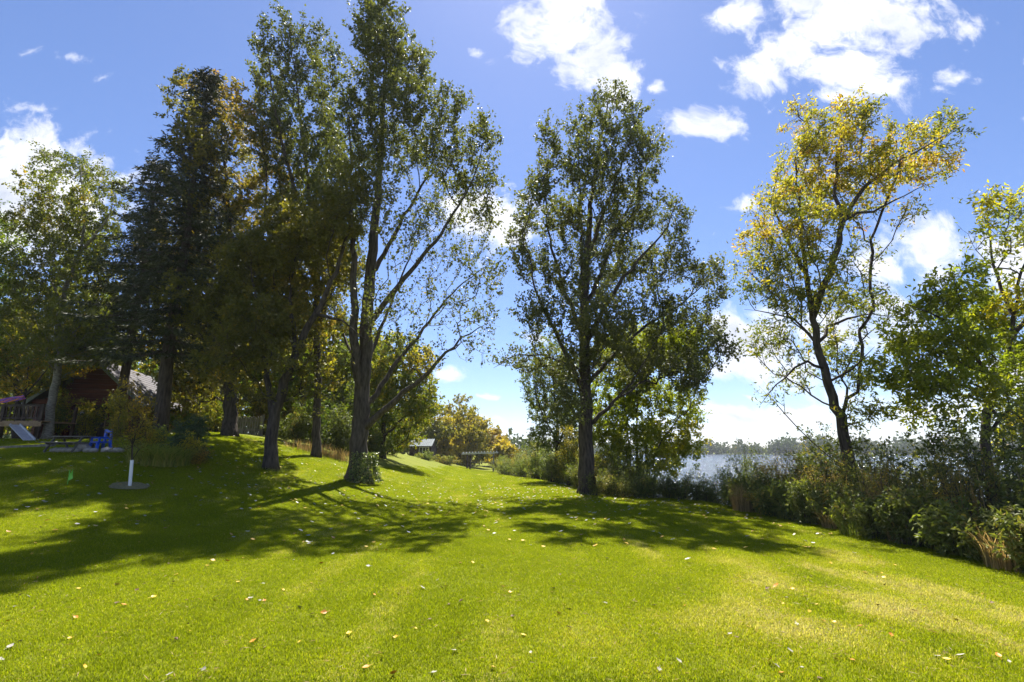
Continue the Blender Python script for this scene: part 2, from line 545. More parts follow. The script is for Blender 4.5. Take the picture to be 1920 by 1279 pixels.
# ------------------------------------------------------------------ the setting: ground, lake
def build_ground():
    n = 230
    u = np.linspace(-1, 1, n)
    xs = 900 * np.sinh(u * 4.6) / math.sinh(4.6) + 0
    v = np.linspace(-0.62, 1, n)
    ys = 14 + 1100 * np.sinh(v * 4.9) / math.sinh(4.9)
    XX, YY = np.meshgrid(xs, ys)
    ZZ = H(XX, YY)
    V = np.stack([XX, YY, ZZ], -1).reshape(-1, 3)
    i = np.arange(n - 1)[:, None] * n + np.arange(n - 1)[None]
    q = np.stack([i, i + 1, i + n + 1, i + n], -1).reshape(-1, 4)
    o = link('ground', mesh_np('ground', V, [q], M['ground']))
    o['kind'] = 'structure'
    # lake: one sheet at water level
    w = MB()
    nx, ny = 40, 40
    gx = np.linspace(-20, 900, nx); gy = np.linspace(-60, 760, ny)
    A, B = np.meshgrid(gx, gy)
    V = np.stack([A, B, np.full_like(A, LAKE)], -1).reshape(-1, 3)
    i = np.arange(ny - 1)[:, None] * nx + np.arange(nx - 1)[None]
    q = np.stack([i, i + 1, i + nx + 1, i + nx], -1).reshape(-1, 4)
    # keep only cells right of the bank
    c = V[q].mean(1)
    q = q[(c[:, 0] - xe(c[:, 1])) > -14]
    o = link('lake', mesh_np('lake', V, [q], M['water']))
    o['kind'] = 'structure'


build_ground()

# ------------------------------------------------------------------ leaves and branches
def rand_unit(n, rg):
    v = rg.normal(size=(n, 3))
    return v / (np.linalg.norm(v, axis=1)[:, None] + 1e-9)


def leaf_quads(pos, axis, size, aspect, rg, fold=.18):
    """rhombic folded leaves: pos (n,3), axis (n,3) long direction, size (n,)"""
    n = len(pos)
    ax = axis / (np.linalg.norm(axis, axis=1)[:, None] + 1e-9)
    r = rand_unit(n, rg)
    sd = np.cross(ax, r); sd /= np.linalg.norm(sd, axis=1)[:, None] + 1e-9
    nm = np.cross(ax, sd)
    s = size[:, None]
    w = s * aspect * .5
    b = pos
    tip = pos + ax * s
    mid = pos + ax * s * .42 + nm * s * fold
    l = mid + sd * w
    rr = mid - sd * w
    V = np.stack([b, l, tip, rr], 1).reshape(-1, 3)
    q = np.arange(4 * n).reshape(n, 4)
    return V, q


def resample(pts, step):
    pts = np.asarray(pts, float)
    out = [pts[0]]
    # Catmull-Rom for smooth limbs
    P = np.vstack([2 * pts[0] - pts[1], pts, 2 * pts[-1] - pts[-2]])
    for i in range(1, len(P) - 2):
        k = max(1, int(math.ceil(np.linalg.norm(P[i + 1] - P[i]) / step)))
        for j in range(1, k + 1):
            t = j / k
            a, b, c, d = P[i - 1], P[i], P[i + 1], P[i + 2]
            out.append(.5 * ((2 * b) + (-a + c) * t + (2 * a - 5 * b + 4 * c - d) * t * t + (-a + 3 * b - 3 * c + d) * t ** 3))
    return np.array(out)


class Skeleton:
    def __init__(s):
        s.P = []; s.par = []; s.path = []; s.leafy = []; s.tint = []; s.minr = []

    def add(s, p, par, leafy=0., tint=.4, minr=0.):
        s.P.append(p); s.par.append(par)
        s.path.append(0. if par < 0 else s.path[par] + float(np.linalg.norm(p - s.P[par])))
        s.leafy.append(leafy); s.tint.append(tint); s.minr.append(minr)
        return len(s.P) - 1


def grow(limbs, att, leafy, tint, rg, bf=.35, upw=.7, seg=.45, jit=.05, sag=.1):
    sk = Skeleton()
    for li, (pts, r0, r1) in enumerate(limbs):
        pts = resample(pts, seg)
        pts[1:-1] += rg.normal(scale=jit * .6, size=(len(pts) - 2, 3)) if len(pts) > 2 else 0
        rr = np.linspace(1, 0, len(pts)) ** 1.15 * (r0 - r1) + r1
        if li == 0:
            last = sk.add(pts[0], -1, minr=rr[0])
        else:
            A = np.array(sk.P)
            last = int(np.argmin(np.linalg.norm(A - pts[0], axis=1)))
        for p, r in zip(pts[1:], rr[1:]):
            last = sk.add(p, last, minr=r)
    Mn = len(att)
    A = np.array(sk.P); path = np.array(sk.path)

    def cost(a, P, pth):
        d = a[:, None] - P[None]
        dist = np.linalg.norm(d, axis=2)
        hd = np.hypot(d[..., 0], d[..., 1])
        pen = np.maximum(0, hd * .7 - d[..., 2])
        return dist + bf * pth[None] + upw * pen
    C = cost(att, A, path)
    best = C.min(1); bi = C.argmin(1)
    alive = np.ones(Mn, bool)
    for _ in range(Mn):
        j = int(np.argmin(np.where(alive, best, 1e9)))
        alive[j] = False
        i = int(bi[j])
        p0 = sk.P[i]; p1 = att[j]
        d = float(np.linalg.norm(p1 - p0))
        k = max(1, int(math.ceil(d / seg)))
        ctrl = (p0 + p1) / 2 + np.array([0, 0, -sag * d]) + rg.normal(scale=jit * d, size=3)
        last = i
        new = []
        for m in range(1, k + 1):
            t = m / k
            p = (1 - t) ** 2 * p0 + 2 * t * (1 - t) * ctrl + t * t * p1
            last = sk.add(p, last, leafy[j], tint[j])
            new.append(last)
        rem = np.where(alive)[0]
        if len(rem):
            Cn = cost(att[rem], np.array([sk.P[q] for q in new]), np.array([sk.path[q] for q in new]))
            mb = Cn.min(1); ma = Cn.argmin(1)
            up = mb < best[rem]
            best[rem[up]] = mb[up]
            bi[rem[up]] = np.array(new)[ma[up]]
    return sk


def skeleton_mesh(name, sk, rbase, mat, origin, r0=.006, flare=.5, rg=None, twigs=None):
    P = np.array(sk.P); par = np.array(sk.par)
    n = len(P)
    ch = [[] for _ in range(n)]
    for i, p in enumerate(par):
        if p >= 0: ch[p].append(i)
    tips = sum(1 for c in ch if not c)
    e = 2.25
    acc = np.zeros(n); rad = np.zeros(n)
    for i in range(n - 1, -1, -1):
        if not ch[i]: acc[i] = r0 ** e
        rad[i] = acc[i] ** (1 / e)
        if par[i] >= 0: acc[par[i]] += acc[i]
    rad = np.minimum(np.maximum(rad, np.array(sk.minr)), rbase)
    # a child is never thicker than its parent
    for i in range(n):
        if par[i] >= 0: rad[i] = min(rad[i], rad[par[i]])
    h = P[:, 2] - P[0, 2]
    rad_f = rad * (1 + flare * np.exp(-np.maximum(h, 0) / .35) * (rad > .5 * rbase))
    mb = MB()
    done = np.zeros(n, bool)
    starts = [0] + [i for i in range(n)]
    main = [max(c, key=lambda q: rad[q]) if c else -1 for c in ch]
    heads = [0] + [c for i in range(n) for c in ch[i] if c != main[i]]
    for hd in heads:
        chain = [hd]
        while main[chain[-1]] >= 0:
            chain.append(main[chain[-1]])
        pts = P[chain]; rr = rad_f[chain]
        if par[hd] >= 0:
            pts = np.vstack([P[par[hd]], pts]); rr = np.concatenate([[rr[0]], rr])
        if len(pts) < 2: continue
        rr = rr.copy(); rr[-1] *= .5
        ns = 12 if rr[0] > .12 else 7 if rr[0] > .04 else 4 if rr[0] > .012 else 3
        if ns == 12 and rg is not None:
            pass
        mb.tube(pts - origin, rr, ns)
    if twigs is not None and len(twigs[0]):
        a, b = twigs
        nt = len(a)
        d = b - a
        s = np.cross(d, rand_unit(nt, RG)); s /= np.linalg.norm(s, axis=1)[:, None] + 1e-9
        s2 = np.cross(d, s); s2 /= np.linalg.norm(s2, axis=1)[:, None] + 1e-9
        w = .0045
        V = np.stack([a + s * w * 1.2, a - s * w * 1.2, b], 1).reshape(-1, 3) - origin
        t = np.arange(nt * 3).reshape(-1, 3)
        mb.add(V, (), t)
    return mb.mesh(name, mat, True), rad


def foliage(sk, rad, rg, nleaf, size, aspect, tw_len=.4, tw_per=3, per=6, droop=.35, rmax=.022, scatter=.05, up=.25):
    """twigs on every thin branch, leaves along the twigs"""
    P = np.array(sk.P); leafy = np.array(sk.leafy); tint = np.array(sk.tint); par = np.array(sk.par)
    idx = np.where((rad < rmax) & (leafy > 0.01))[0]
    if not len(idx): return None
    dirn = P[idx] - P[np.maximum(par[idx], 0)]
    dirn /= np.linalg.norm(dirn, axis=1)[:, None] + 1e-9
    rep = np.repeat(np.arange(len(idx)), tw_per)
    keep = rg.random(len(rep)) < (.35 + .65 * leafy[idx][rep])
    rep = rep[keep]
    a = P[idx][rep]
    td = dirn[rep] * .6 + rand_unit(len(rep), rg) + np.array([0, 0, up])
    td /= np.linalg.norm(td, axis=1)[:, None] + 1e-9
    ln = tw_len * rg.uniform(.5, 1.25, len(rep))
    b = a + td * ln[:, None]
    per_t = max(1.0, nleaf / max(1, (leafy[idx][rep]).sum()))
    cnt = rg.poisson(per_t * leafy[idx][rep])
    lr = np.repeat(np.arange(len(rep)), cnt)
    nl = len(lr)
    u = rg.uniform(.15, 1.08, nl)
    pos = a[lr] + (b - a)[lr] * u[:, None] + rg.normal(scale=scatter, size=(nl, 3))
    axis = rand_unit(nl, rg) + td[lr] * .5 + np.array([0, 0, -droop])
    sz = size * rg.uniform(.5, 1.4, nl)
    V, q = leaf_quads(pos, axis, sz, aspect, rg)
    tn = tint[idx][rep][lr] + rg.normal(scale=.13, size=nl)
    return V, q, np.clip(tn, 0, 1), (a, b)


def blobs_to_points(blobs, Y, depth, n, rg, tint0=.4, tvar=.15):
    """blobs: (px,py,rx,ry[,leafy[,dtint]]) given where they stand in the photograph, put at real depth"""
    pts = []; lf = []; tn = []
    w = np.array([b[2] * b[3] * (b[4] if len(b) > 4 else 1.) ** .5 for b in blobs], float)
    cnt = np.maximum(3, np.round(n * w / w.sum())).astype(int)
    for b, c in zip(blobs, cnt):
        leafy = b[4] if len(b) > 4 else 1.
        dt = b[5] if len(b) > 5 else 0.
        yc = Y + rg.uniform(-.3, .3) * depth
        ce = at(b[0], b[1], yc)
        sc = np.linalg.norm(ray(b[0], b[1])) * yc / ray(b[0], b[1])[1] / FPX / np.linalg.norm(ray(b[0], b[1]))
        rx, rz = b[2] * sc, b[3] * sc
        ry = max(min(depth * .5, 1.3 * (rx + rz) / 2), .5 * (rx + rz) / 2)
        u = rand_unit(c, rg) * (rg.random(c) ** .42)[:, None]
        p = ce + u * np.array([rx, ry, rz])
        pts.append(p); lf.append(np.full(c, leafy))
        cl = rg.normal(0, tvar)
        tn.append(np.clip(tint0 + dt + cl * .6 + rg.normal(0, tvar * .6, c), 0, 1))
    return np.vstack(pts), np.concatenate(lf), np.concatenate(tn)


def make_tree(name, label, base, limbs_px, blobs, Y, depth, n_att, n_leaf, leaf, aspect, lmat, bark, rbase, seed,
              tint=.4, tvar=.15, bf=.3, upw=.7, droop=.35, tw_len=.4, sag=.1, up=.25, group=None, cat='tree', tw_per=3, flare=.5, sink=.15, jit=.05):
    rg = np.random.default_rng(seed)
    base = np.array(base, float)
    limbs = []
    for k, (pp, r0, r1) in enumerate(limbs_px):
        pts = [at(p[0], p[1], Y + (p[2] if len(p) > 2 else 0)) for p in pp]
        if k == 0:
            pts[0] = base + np.array([0, 0, -sink])
        limbs.append((np.array(pts), r0, r1))
    att, lf, tn = blobs_to_points(blobs, Y, depth, n_att, rg, tint, tvar)
    ok = att[:, 2] > H(att[:, 0], att[:, 1]) + .25
    att, lf, tn = att[ok], lf[ok], tn[ok]
    sk = grow(limbs, att, lf, tn, rg, bf=bf, upw=upw, sag=sag, jit=jit)
    root = thing(name, base, label, cat, group)
    me, rad = skeleton_mesh('trunk', sk, rbase, M[bark], base, rg=rg, flare=flare)
    V, q, t, tw = foliage(sk, rad, rg, n_leaf, leaf, aspect, droop=droop, tw_len=tw_len, up=up, tw_per=tw_per)
    me, rad = skeleton_mesh('trunk', sk, rbase, M[bark], base, rg=rg, twigs=tw, flare=flare)
    link('trunk', me, root)
    link('crown', mesh_np('crown', V - base, [q], M[lmat], {'tint': t}, smooth=False), root)
    return root


# ------------------------------------------------------------------ the trees
def trees():
    # --- tall double cottonwood on the lawn (ivy at its foot)
    b = hit(670, 902); Y = b[1]
    make_tree('cottonwood_tree', 'tall furrowed cottonwood with ivy at its foot and long sparse limbs arching right', b,
        [([(670, 902), (672, 850), (676, 790), (682, 700), (688, 600), (700, 450), (712, 300, .4), (722, 150, .6), (725, 30, .8)], .35, .03),
         ([(678, 740), (664, 640, -.6), (664, 520, -1), (660, 380, -1.2), (655, 220, -1)], .20, .025),
         ([(684, 800), (730, 762, -.5), (790, 710, -1.0), (850, 648, -1.4), (915, 606, -1.7)], .15, .012),
         ([(682, 770), (745, 680, .8), (815, 590, 1.4), (870, 530, 1.8), (925, 490, 2)], .12, .012),
         ([(690, 610), (755, 525, -.6), (825, 440, -1.2), (880, 350, -1.5), (912, 260, -1.6)], .13, .012),
         ([(696, 520), (750, 420, .8), (805, 320, 1.3), (838, 215, 1.6)], .11, .012),
         ([(684, 690), (720, 600, 1.2), (760, 500, 2), (800, 400, 2.4)], .09, .012),
         ([(676, 700), (640, 620, 1.), (610, 540, 1.6)], .08, .012)],
        [(722, 55, 50, 62), (690, 70, 34, 50), (765, 120, 48, 55), (712, 150, 62, 70), (770, 200, 50, 50), (690, 240, 48, 80), (745, 270, 60, 60, .8),
         (842, 215, 34, 48, .9), (815, 290, 50, 50, .8), (905, 260, 30, 45, .9), (880, 330, 55, 60, .85), (820, 380, 60, 60, .6), (905, 400, 30, 50, .7),
         (700, 360, 50, 80, .6), (755, 430, 60, 70, .45), (650, 320, 38, 90, .8), (655, 450, 40, 70, .6), (850, 470, 70, 45, .45), (910, 520, 45, 50, .55),
         (800, 560, 70, 60, .3), (880, 600, 65, 50, .4), (720, 580, 60, 70, .35), (800, 660, 60, 50, .25), (890, 660, 40, 30, .35), (640, 570, 40, 60, .6)],
        Y, 7.0, 1050, 56000, .10, .8, 'lf_cotton', 'bark', .35, 1, flare=.9, tint=.42, tvar=.16, tw_len=.55, up=1.1, droop=.25)
    # --- left-hand cottonwood with several narrow tops
    b = np.array([*at(592, 860, 23)[:2], 0]); b[2] = gz(b[0], b[1]); Y = b[1]
    make_tree('cottonwood_tree', 'cottonwood with several narrow plume tops standing behind the leaning trunk', b,
        [([(592, 860), (594, 760), (594, 640), (590, 500), (578, 360), (562, 210), (540, 40)], .19, .02),
         ([(592, 560), (606, 420, .6), (612, 280, 1), (600, 120, 1.2)], .14, .02),
         ([(590, 480), (545, 330, -.8), (515, 200, -1.2), (502, 90, -1.4)], .12, .02),
         ([(594, 620), (640, 480, -.6), (640, 330, -.9), (625, 200, -1)], .10, .02)],
        [(536, 50, 20, 42), (502, 95, 22, 48), (590, 85, 24, 48), (628, 120, 14, 45), (512, 170, 38, 50), (560, 150, 40, 60), (608, 180, 30, 60),
         (500, 215, 26, 26), (540, 250, 52, 60), (605, 280, 40, 70), (635, 280, 18, 60, .8), (560, 350, 60, 60), (620, 400, 45, 70), (590, 480, 70, 70), (640, 500, 40, 60), (560, 580, 70, 60)],
        Y, 6.0, 800, 42000, .12, .82, 'lf_cotton', 'bark_dark', .2, 2, tint=.38, tvar=.14, tw_len=.55, up=1.1, droop=.25)
    # --- leaning tree
    b = hit(508, 880); Y = b[1]
    make_tree('leaning_tree', 'dark rough-barked tree leaning right over the lawn with bronzing leaves', b,
        [([(508, 880), (510, 830), (514, 785), (528, 735), (556, 662), (590, 590), (622, 528), (648, 450), (668, 350)], .23, .03),
         ([(514, 785), (498, 690, .5), (480, 580, .8), (470, 470, 1.)], .13, .02),
         ([(590, 590), (640, 600, -.5), (690, 640, -.8)], .07, .012),
         ([(556, 662), (545, 560, 1), (560, 450, 1.4)], .10, .015)],
        [(668, 330, 28, 50, .7), (640, 400, 40, 60, .8), (590, 430, 60, 60, .9), (540, 450, 60, 60), (625, 500, 50, 50, .8), (560, 540, 60, 50, .9), (480, 500, 60, 70),
         (490, 610, 80, 60), (600, 610, 50, 40, .6), (440, 680, 70, 45, .55), (530, 680, 60, 40, .5), (600, 690, 60, 40, .5), (470, 740, 60, 28, .4), (580, 750, 60, 30, .3)],
        Y, 6.5, 800, 42000, .12, .62, 'lf_brown', 'bark_dark', .30, 3, tint=.25, tvar=.16, upw=.35, droop=.5, tw_len=.36)
    # --- broad bronze tree behind
    Y = 23.0; b = at(430, 824, Y); b[2] = gz(b[0], Y)
    make_tree('bronze_leaved_tree', 'broad dense tree with orange-bronze leaf tops beside the spruce', b,
        [([(430, 824), (431, 760), (433, 680), (438, 560), (430, 400), (412, 220)], .30, .03),
         ([(435, 640), (480, 500, -.8), (500, 360, -1), (490, 240, -1)], .14, .02),
         ([(435, 660), (380, 520, .8), (360, 380, 1), (350, 230, 1.)], .14, .02),
         ([(434, 700), (520, 620, 1), (580, 540, 1.4)], .1, .015)],
        [(345, 175, 34, 40, 1, -.25), (400, 185, 46, 50, 1, .15), (455, 215, 50, 55, 1, .22), (370, 260, 56, 60, 1, -.15), (430, 290, 70, 60, 1, .15), (495, 260, 40, 55, 1, .15), (530, 330, 36, 55, .9, .1),
         (390, 370, 80, 60), (470, 380, 80, 70, 1, .1), (540, 420, 50, 70), (400, 470, 90, 70), (490, 490, 80, 60), (380, 570, 90, 60), (470, 590, 90, 60), (360, 660, 90, 55), (440, 690, 80, 50, .9), (370, 740, 70, 35, .7), (560, 620, 60, 60, .8)],
        Y, 8.0, 1050, 60000, .13, .65, 'lf_brown', 'bark_dark', .34, 4, tint=.36, tvar=.16, tw_len=.36)
    # --- birch by the house
    Y = 24.0; b = at(92, 806, Y); b[2] = gz(b[0], Y)
    make_tree('birch_tree', 'slender birch with pale trunk standing in front of the cabin roof', b,
        [([(92, 806), (98, 750), (107, 700), (108, 620), (124, 540), (148, 475), (160, 400), (150, 310)], .19, .02),
         ([(148, 475), (175, 445, -.4), (200, 410, -.6), (215, 370, -.8)], .08, .012),
         ([(116, 570), (80, 500, .5), (60, 440, .8)], .07, .012),
         ([(108, 650), (160, 600, .7), (190, 550, 1)], .06, .012)],
        [(95, 300, 34, 34, .7), (150, 320, 45, 40, .8), (195, 350, 36, 45, .8), (110, 370, 55, 40), (170, 410, 50, 45, .9), (70, 420, 45, 40), (130, 460, 60, 40, .9), (60, 490, 50, 45, .8),
         (180, 500, 50, 45, .7), (110, 540, 60, 45, .8), (60, 580, 60, 50, .9, .15), (150, 590, 60, 45, .8), (90, 650, 70, 40, .9, .1), (180, 660, 50, 40, .7)],
        Y, 6.0, 800, 42000, .105, .7, 'lf_birch', 'bark_birch', .2, 5, tint=.42, tvar=.2, upw=.3, droop=.7, tw_len=.42, up=-.1)
    b = np.array([-27.0, 24.0, gz(-27., 24.)])
    make_tree('maple_tree', 'leafy green tree at the left behind the deck railing', b,
        [([(-80, 810), (-78, 700), (-60, 600), (-50, 480)], .22, .03), ([(-70, 660), (-20, 560), (10, 480)], .1, .02)],
        [(0, 450, 40, 45), (-60, 420, 70, 60), (10, 520, 50, 50), (-60, 540, 80, 70), (0, 610, 60, 50, 1, .25), (-80, 650, 80, 60), (20, 680, 50, 35, .9, .3)],
        24.0, 6.0, 420, 24000, .11, .75, 'lf_green', 'bark_dark', .24, 6, tint=.4, tvar=.22)
    Y = 25.0; b = at(45, 806, Y); b[2] = gz(b[0], Y)
    make_tree('yellowing_tree', 'small yellowing tree spreading over the deck in front of the cabin roof', b,
        [([(45, 806), (46, 760), (50, 700), (60, 640)], .09, .015), ([(48, 740), (90, 690), (125, 650)], .05, .01), ([(47, 745), (15, 700), (0, 650)], .05, .01)],
        [(40, 620, 60, 40, 1, .2), (110, 630, 55, 40, 1, .1), (10, 670, 50, 36, 1, .3), (70, 675, 55, 34, 1, .2), (140, 670, 40, 30, .9, .3), (30, 715, 50, 26, .9, .35), (95, 715, 36, 22, .8, .2), (170, 640, 40, 34, .9, .1)],
        Y, 4.0, 420, 24000, .095, .65, 'lf_birch', 'bark_dark', .1, 13, tint=.5, tvar=.22)
    # --- central poplar
    b = hit(1100, 927); Y = b[1]
    make_tree('poplar_tree', 'tall dark poplar with straight trunk and upswept limbs in the middle of the lawn edge', b,
        [([(1100, 927), (1099, 870), (1098, 800), (1097, 650), (1100, 500), (1112, 350), (1140, 190)], .33, .025),
         ([(1098, 720), (1093, 600, .5), (1090, 450, .8), (1084, 250, 1)], .15, .02),
         ([(1097, 740), (1050, 640, -.8), (1005, 540, -1.2), (978, 420, -1.4)], .11, .012),
         ([(1097, 640), (1050, 520, .7), (1025, 400, 1), (1030, 265, 1.2)], .10, .012),
         ([(1100, 800), (1150, 755, -.5), (1195, 700, -.8), (1230, 640, -1)], .10, .012),
         ([(1099, 640), (1170, 520, -.8), (1240, 440, -1.2), (1275, 370, -1.4)], .12, .012),
         ([(1100, 580), (1155, 440, .7), (1205, 330, 1), (1228, 245, 1.2)], .11, .012),
         ([(1099, 720), (1200, 620, .7), (1290, 560, 1), (1345, 500, 1.2)], .10, .012),
         ([(1098, 700), (1030, 668, -.5), (965, 668, -.8), (925, 690, -1)], .06, .01),
         ([(1102, 480), (1150, 350, -.6), (1190, 230, -.8)], .09, .012)],
        [(1155, 185, 20, 34), (1125, 205, 20, 40), (1140, 260, 44, 50), (1085, 245, 20, 48), (1190, 235, 24, 40), (1205, 290, 34, 45), (1030, 290, 22, 50), (1090, 330, 40, 55), (1150, 350, 55, 55), (1225, 310, 22, 40),
         (1010, 370, 32, 45), (1060, 420, 46, 55), (1125, 440, 60, 60), (1190, 400, 50, 50), (975, 430, 30, 45, .9), (1255, 400, 30, 40, .9), (1280, 440, 24, 40, .8), (1000, 500, 50, 45, .9), (1090, 540, 70, 60), (1175, 500, 60, 55), (1250, 500, 55, 45),
         (1325, 520, 32, 40), (1350, 560, 24, 40, .8), (1020, 600, 60, 45, .85), (1140, 620, 80, 60), (1240, 590, 65, 50), (1310, 620, 55, 45), (1350, 660, 26, 40, .8), (960, 680, 40, 22, .6), (1000, 690, 40, 30, .7), (1070, 690, 60, 50), (1200, 690, 70, 50), (1290, 700, 55, 40), (1060, 770, 50, 40, .8)],
        Y, 7.5, 1350, 84000, .098, .82, 'lf_cotton', 'bark_dark', .36, 7, tint=.38, tvar=.14, bf=.3, upw=.9, tw_len=.55, up=1.1, droop=.25)
    # --- green clump of young stems behind the poplar
    p = at(1200, 905, 24.5); b = np.array([p[0], 24.5, gz(p[0], 24.5)])
    make_tree('young_ash_clump', 'clump of thin stems with green leaves turning yellow beside the poplar trunk', b,
        [([(1196, 925), (1196, 850), (1194, 740), (1205, 640)], .08, .015), ([(1196, 924), (1182, 900), (1180, 830), (1165, 720)], .06, .012),
         ([(1196, 924), (1212, 900, .4), (1214, 820, .5), (1240, 730, .6)], .06, .012), ([(1196, 924), (1226, 900, -.3), (1228, 850, -.3), (1275, 780, -.4)], .05, .012)],
        [(1180, 660, 70, 55), (1245, 650, 70, 50, 1, .1), (1290, 660, 40, 40, 1, .1), (1270, 840, 50, 26, .9, .35), (1130, 800, 30, 40), (1130, 870, 30, 26), (1160, 740, 60, 50), (1225, 740, 60, 45), (1285, 770, 34, 40, .9, .35), (1170, 810, 60, 40, .9), (1240, 820, 50, 35, .9, .2), (1290, 820, 26, 30, .8, .45), (1300, 720, 30, 35, .8, .2), (1160, 865, 45, 28, .9), (1240, 870, 45, 26, .9, .3), (1200, 895, 50, 18, .9, .1), (1140, 895, 30, 18, .8)],
        24.5, 4.5, 640, 46000, .15, .45, 'lf_ash_green', 'bark_dark', .11, 8, tint=.3, tvar=.18, tw_len=.4)
    # --- bushy tree left of the poplar
    p = at(1035, 890, 29); b = np.array([p[0], 29, gz(p[0], 29.)])
    make_tree('bushy_tree', 'low bushy yellow-green tree growing left of the poplar trunk', b,
        [([(1045, 895), (1045, 820), (1040, 740), (1035, 660)], .10, .015), ([(1045, 840), (1075, 760), (1085, 690)], .06, .012), ([(1045, 830), (1010, 760), (1000, 700)], .06, .012)],
        [(1030, 660, 38, 36, .8), (1010, 710, 38, 36, .9), (1065, 700, 40, 40, 1, .1), (1030, 760, 50, 36, 1, .15), (1075, 780, 40, 40), (1020, 815, 40, 30, .8), (1070, 840, 40, 30)],
        29, 4.0, 380, 22000, .12, .6, 'lf_willow', 'bark_dark', .12, 9, tint=.35, tvar=.2)
    # --- ash leaning by the lake, wind-swept top
    Y = 15.0; p = at(1594, 880, Y); b = np.array([p[0], Y, gz(p[0], Y)])
    make_tree('ash_tree', 'wind-swept ash with yellow top whose trunk leans out of the lakeside bushes', b,
        [([(1594, 880), (1582, 815), (1562, 745), (1545, 690), (1528, 620), (1518, 560), (1508, 490), (1500, 400), (1490, 300)], .20, .02),
         ([(1524, 600), (1545, 535, -.3), (1568, 470, -.5), (1582, 415, -.6), (1620, 350, -.8), (1690, 300, -1), (1780, 250, -1.2)], .13, .012),
         ([(1578, 430, -.6), (1568, 350, -.2), (1575, 270), (1605, 195, .2)], .07, .01),
         ([(1512, 520), (1475, 450, .5), (1450, 380, .8), (1470, 300, 1)], .07, .01),
         ([(1545, 690), (1510, 680, -.4), (1470, 705, -.6), (1425, 760, -.8)], .05, .008),
         ([(1532, 640), (1490, 600, .4), (1440, 585, .6), (1395, 580, .8)], .05, .008),
         ([(1533, 640), (1570, 605, .4), (1620, 592, .8), (1690, 588, 1)], .06, .008),
         ([(1590, 410, -.7), (1660, 385, -.9), (1740, 345, -1)], .05, .008),
         ([(1556, 720), (1600, 690, -.5), (1640, 650, -.8)], .05, .008)],
        [(1498, 225, 26, 36, .8, .3), (1530, 250, 34, 40, .9, .25), (1590, 215, 34, 30, .9, .2), (1570, 275, 50, 40, 1, .25), (1625, 215, 16, 28, .8, .1), (1690, 265, 50, 34, .9, .25), (1760, 235, 36, 24, .85, .2), (1785, 260, 22, 24, .8, .05), (1720, 310, 60, 34, .9, .3), (1640, 330, 60, 40, 1, .3), (1755, 325, 30, 16, .7, .1),
         (1495, 320, 44, 50, .9, .25), (1560, 360, 56, 45, 1, .25), (1460, 385, 44, 40, .9, .25), (1530, 420, 50, 40, .9, .2), (1640, 390, 44, 26, .7, .3), (1700, 395, 34, 18, .6, .1), (1425, 450, 40, 36, .9, .3), (1480, 480, 60, 40, .9, .1), (1560, 500, 50, 40, .6), (1400, 500, 26, 20, .7, .1), (1630, 470, 40, 40, .45),
         (1430, 545, 44, 30, .8, -.1), (1500, 560, 60, 34, .9, -.1), (1590, 560, 55, 34, .8, -.1), (1460, 620, 50, 40, .7, -.1), (1560, 640, 50, 34, .7, -.1), (1650, 580, 40, 26, .7, -.1), (1430, 650, 34, 26, .7, -.1), (1490, 700, 50, 32, .55, -.1), (1600, 690, 45, 42, .8, -.1), (1440, 735, 30, 24, .3), (1620, 770, 34, 30, .8)],
        Y, 4.5, 950, 37000, .12, .36, 'lf_ash', 'bark_dark', .22, 10, tint=.42, tvar=.18, upw=.15, bf=.6, tw_len=.36, flare=.3)
    # --- green ash at the right edge
    Y = 13.5; p = at(1838, 890, Y); b = np.array([p[0], Y, gz(p[0], Y)])
    make_tree('ash_tree', 'bright green ash at the right leaning over the lakeside bushes', b,
        [([(1838, 890), (1846, 820), (1858, 760), (1872, 710), (1892, 640), (1910, 560), (1930, 430)], .17, .02),
         ([(1868, 720), (1820, 660, -.5), (1760, 600, -.8), (1700, 570, -1)], .07, .01),
         ([(1900, 600), (1870, 520, .5), (1850, 440, .8), (1850, 380, 1)], .06, .01),
         ([(1862, 745), (1800, 720, .5), (1720, 700, .8)], .06, .01),
         ([(1850, 800), (1890, 770, -.5), (1930, 800, -.8)], .05, .01),
         ([(1892, 640), (1960, 560), (2000, 470)], .08, .01)],
        [(1855, 385, 40, 26, .6, .35), (1905, 380, 40, 30, .6, .4), (1840, 440, 40, 26, .35, .1), (1900, 450, 46, 40, .45, .3), (1960, 420, 60, 60, .6, .3), (1850, 520, 50, 30, .5), (1790, 545, 50, 36, .9), (1740, 590, 50, 34, .9), (1850, 590, 60, 45), (1920, 570, 45, 45, .9, .45),
         (1690, 640, 45, 34, .9), (1770, 650, 70, 40), (1850, 660, 60, 45), (1680, 700, 44, 34, .9), (1750, 720, 60, 36), (1830, 730, 50, 40, .9), (1910, 700, 45, 50, .8, .1), (1720, 770, 44, 26, .8), (1800, 780, 40, 24, .6), (1910, 800, 40, 50, .8, .15), (1990, 620, 60, 90, .8), (1980, 780, 50, 70, .8)],
        Y, 4.5, 800, 27000, .125, .42, 'lf_ash_green', 'bark_dark', .19, 11, tint=.42, tvar=.18, upw=.3, tw_len=.34, flare=.3)
    # --- willow-like tree right of the big trunk
    p = at(716, 886, 33); b = np.array([p[0], 33, gz(p[0], 33.)])
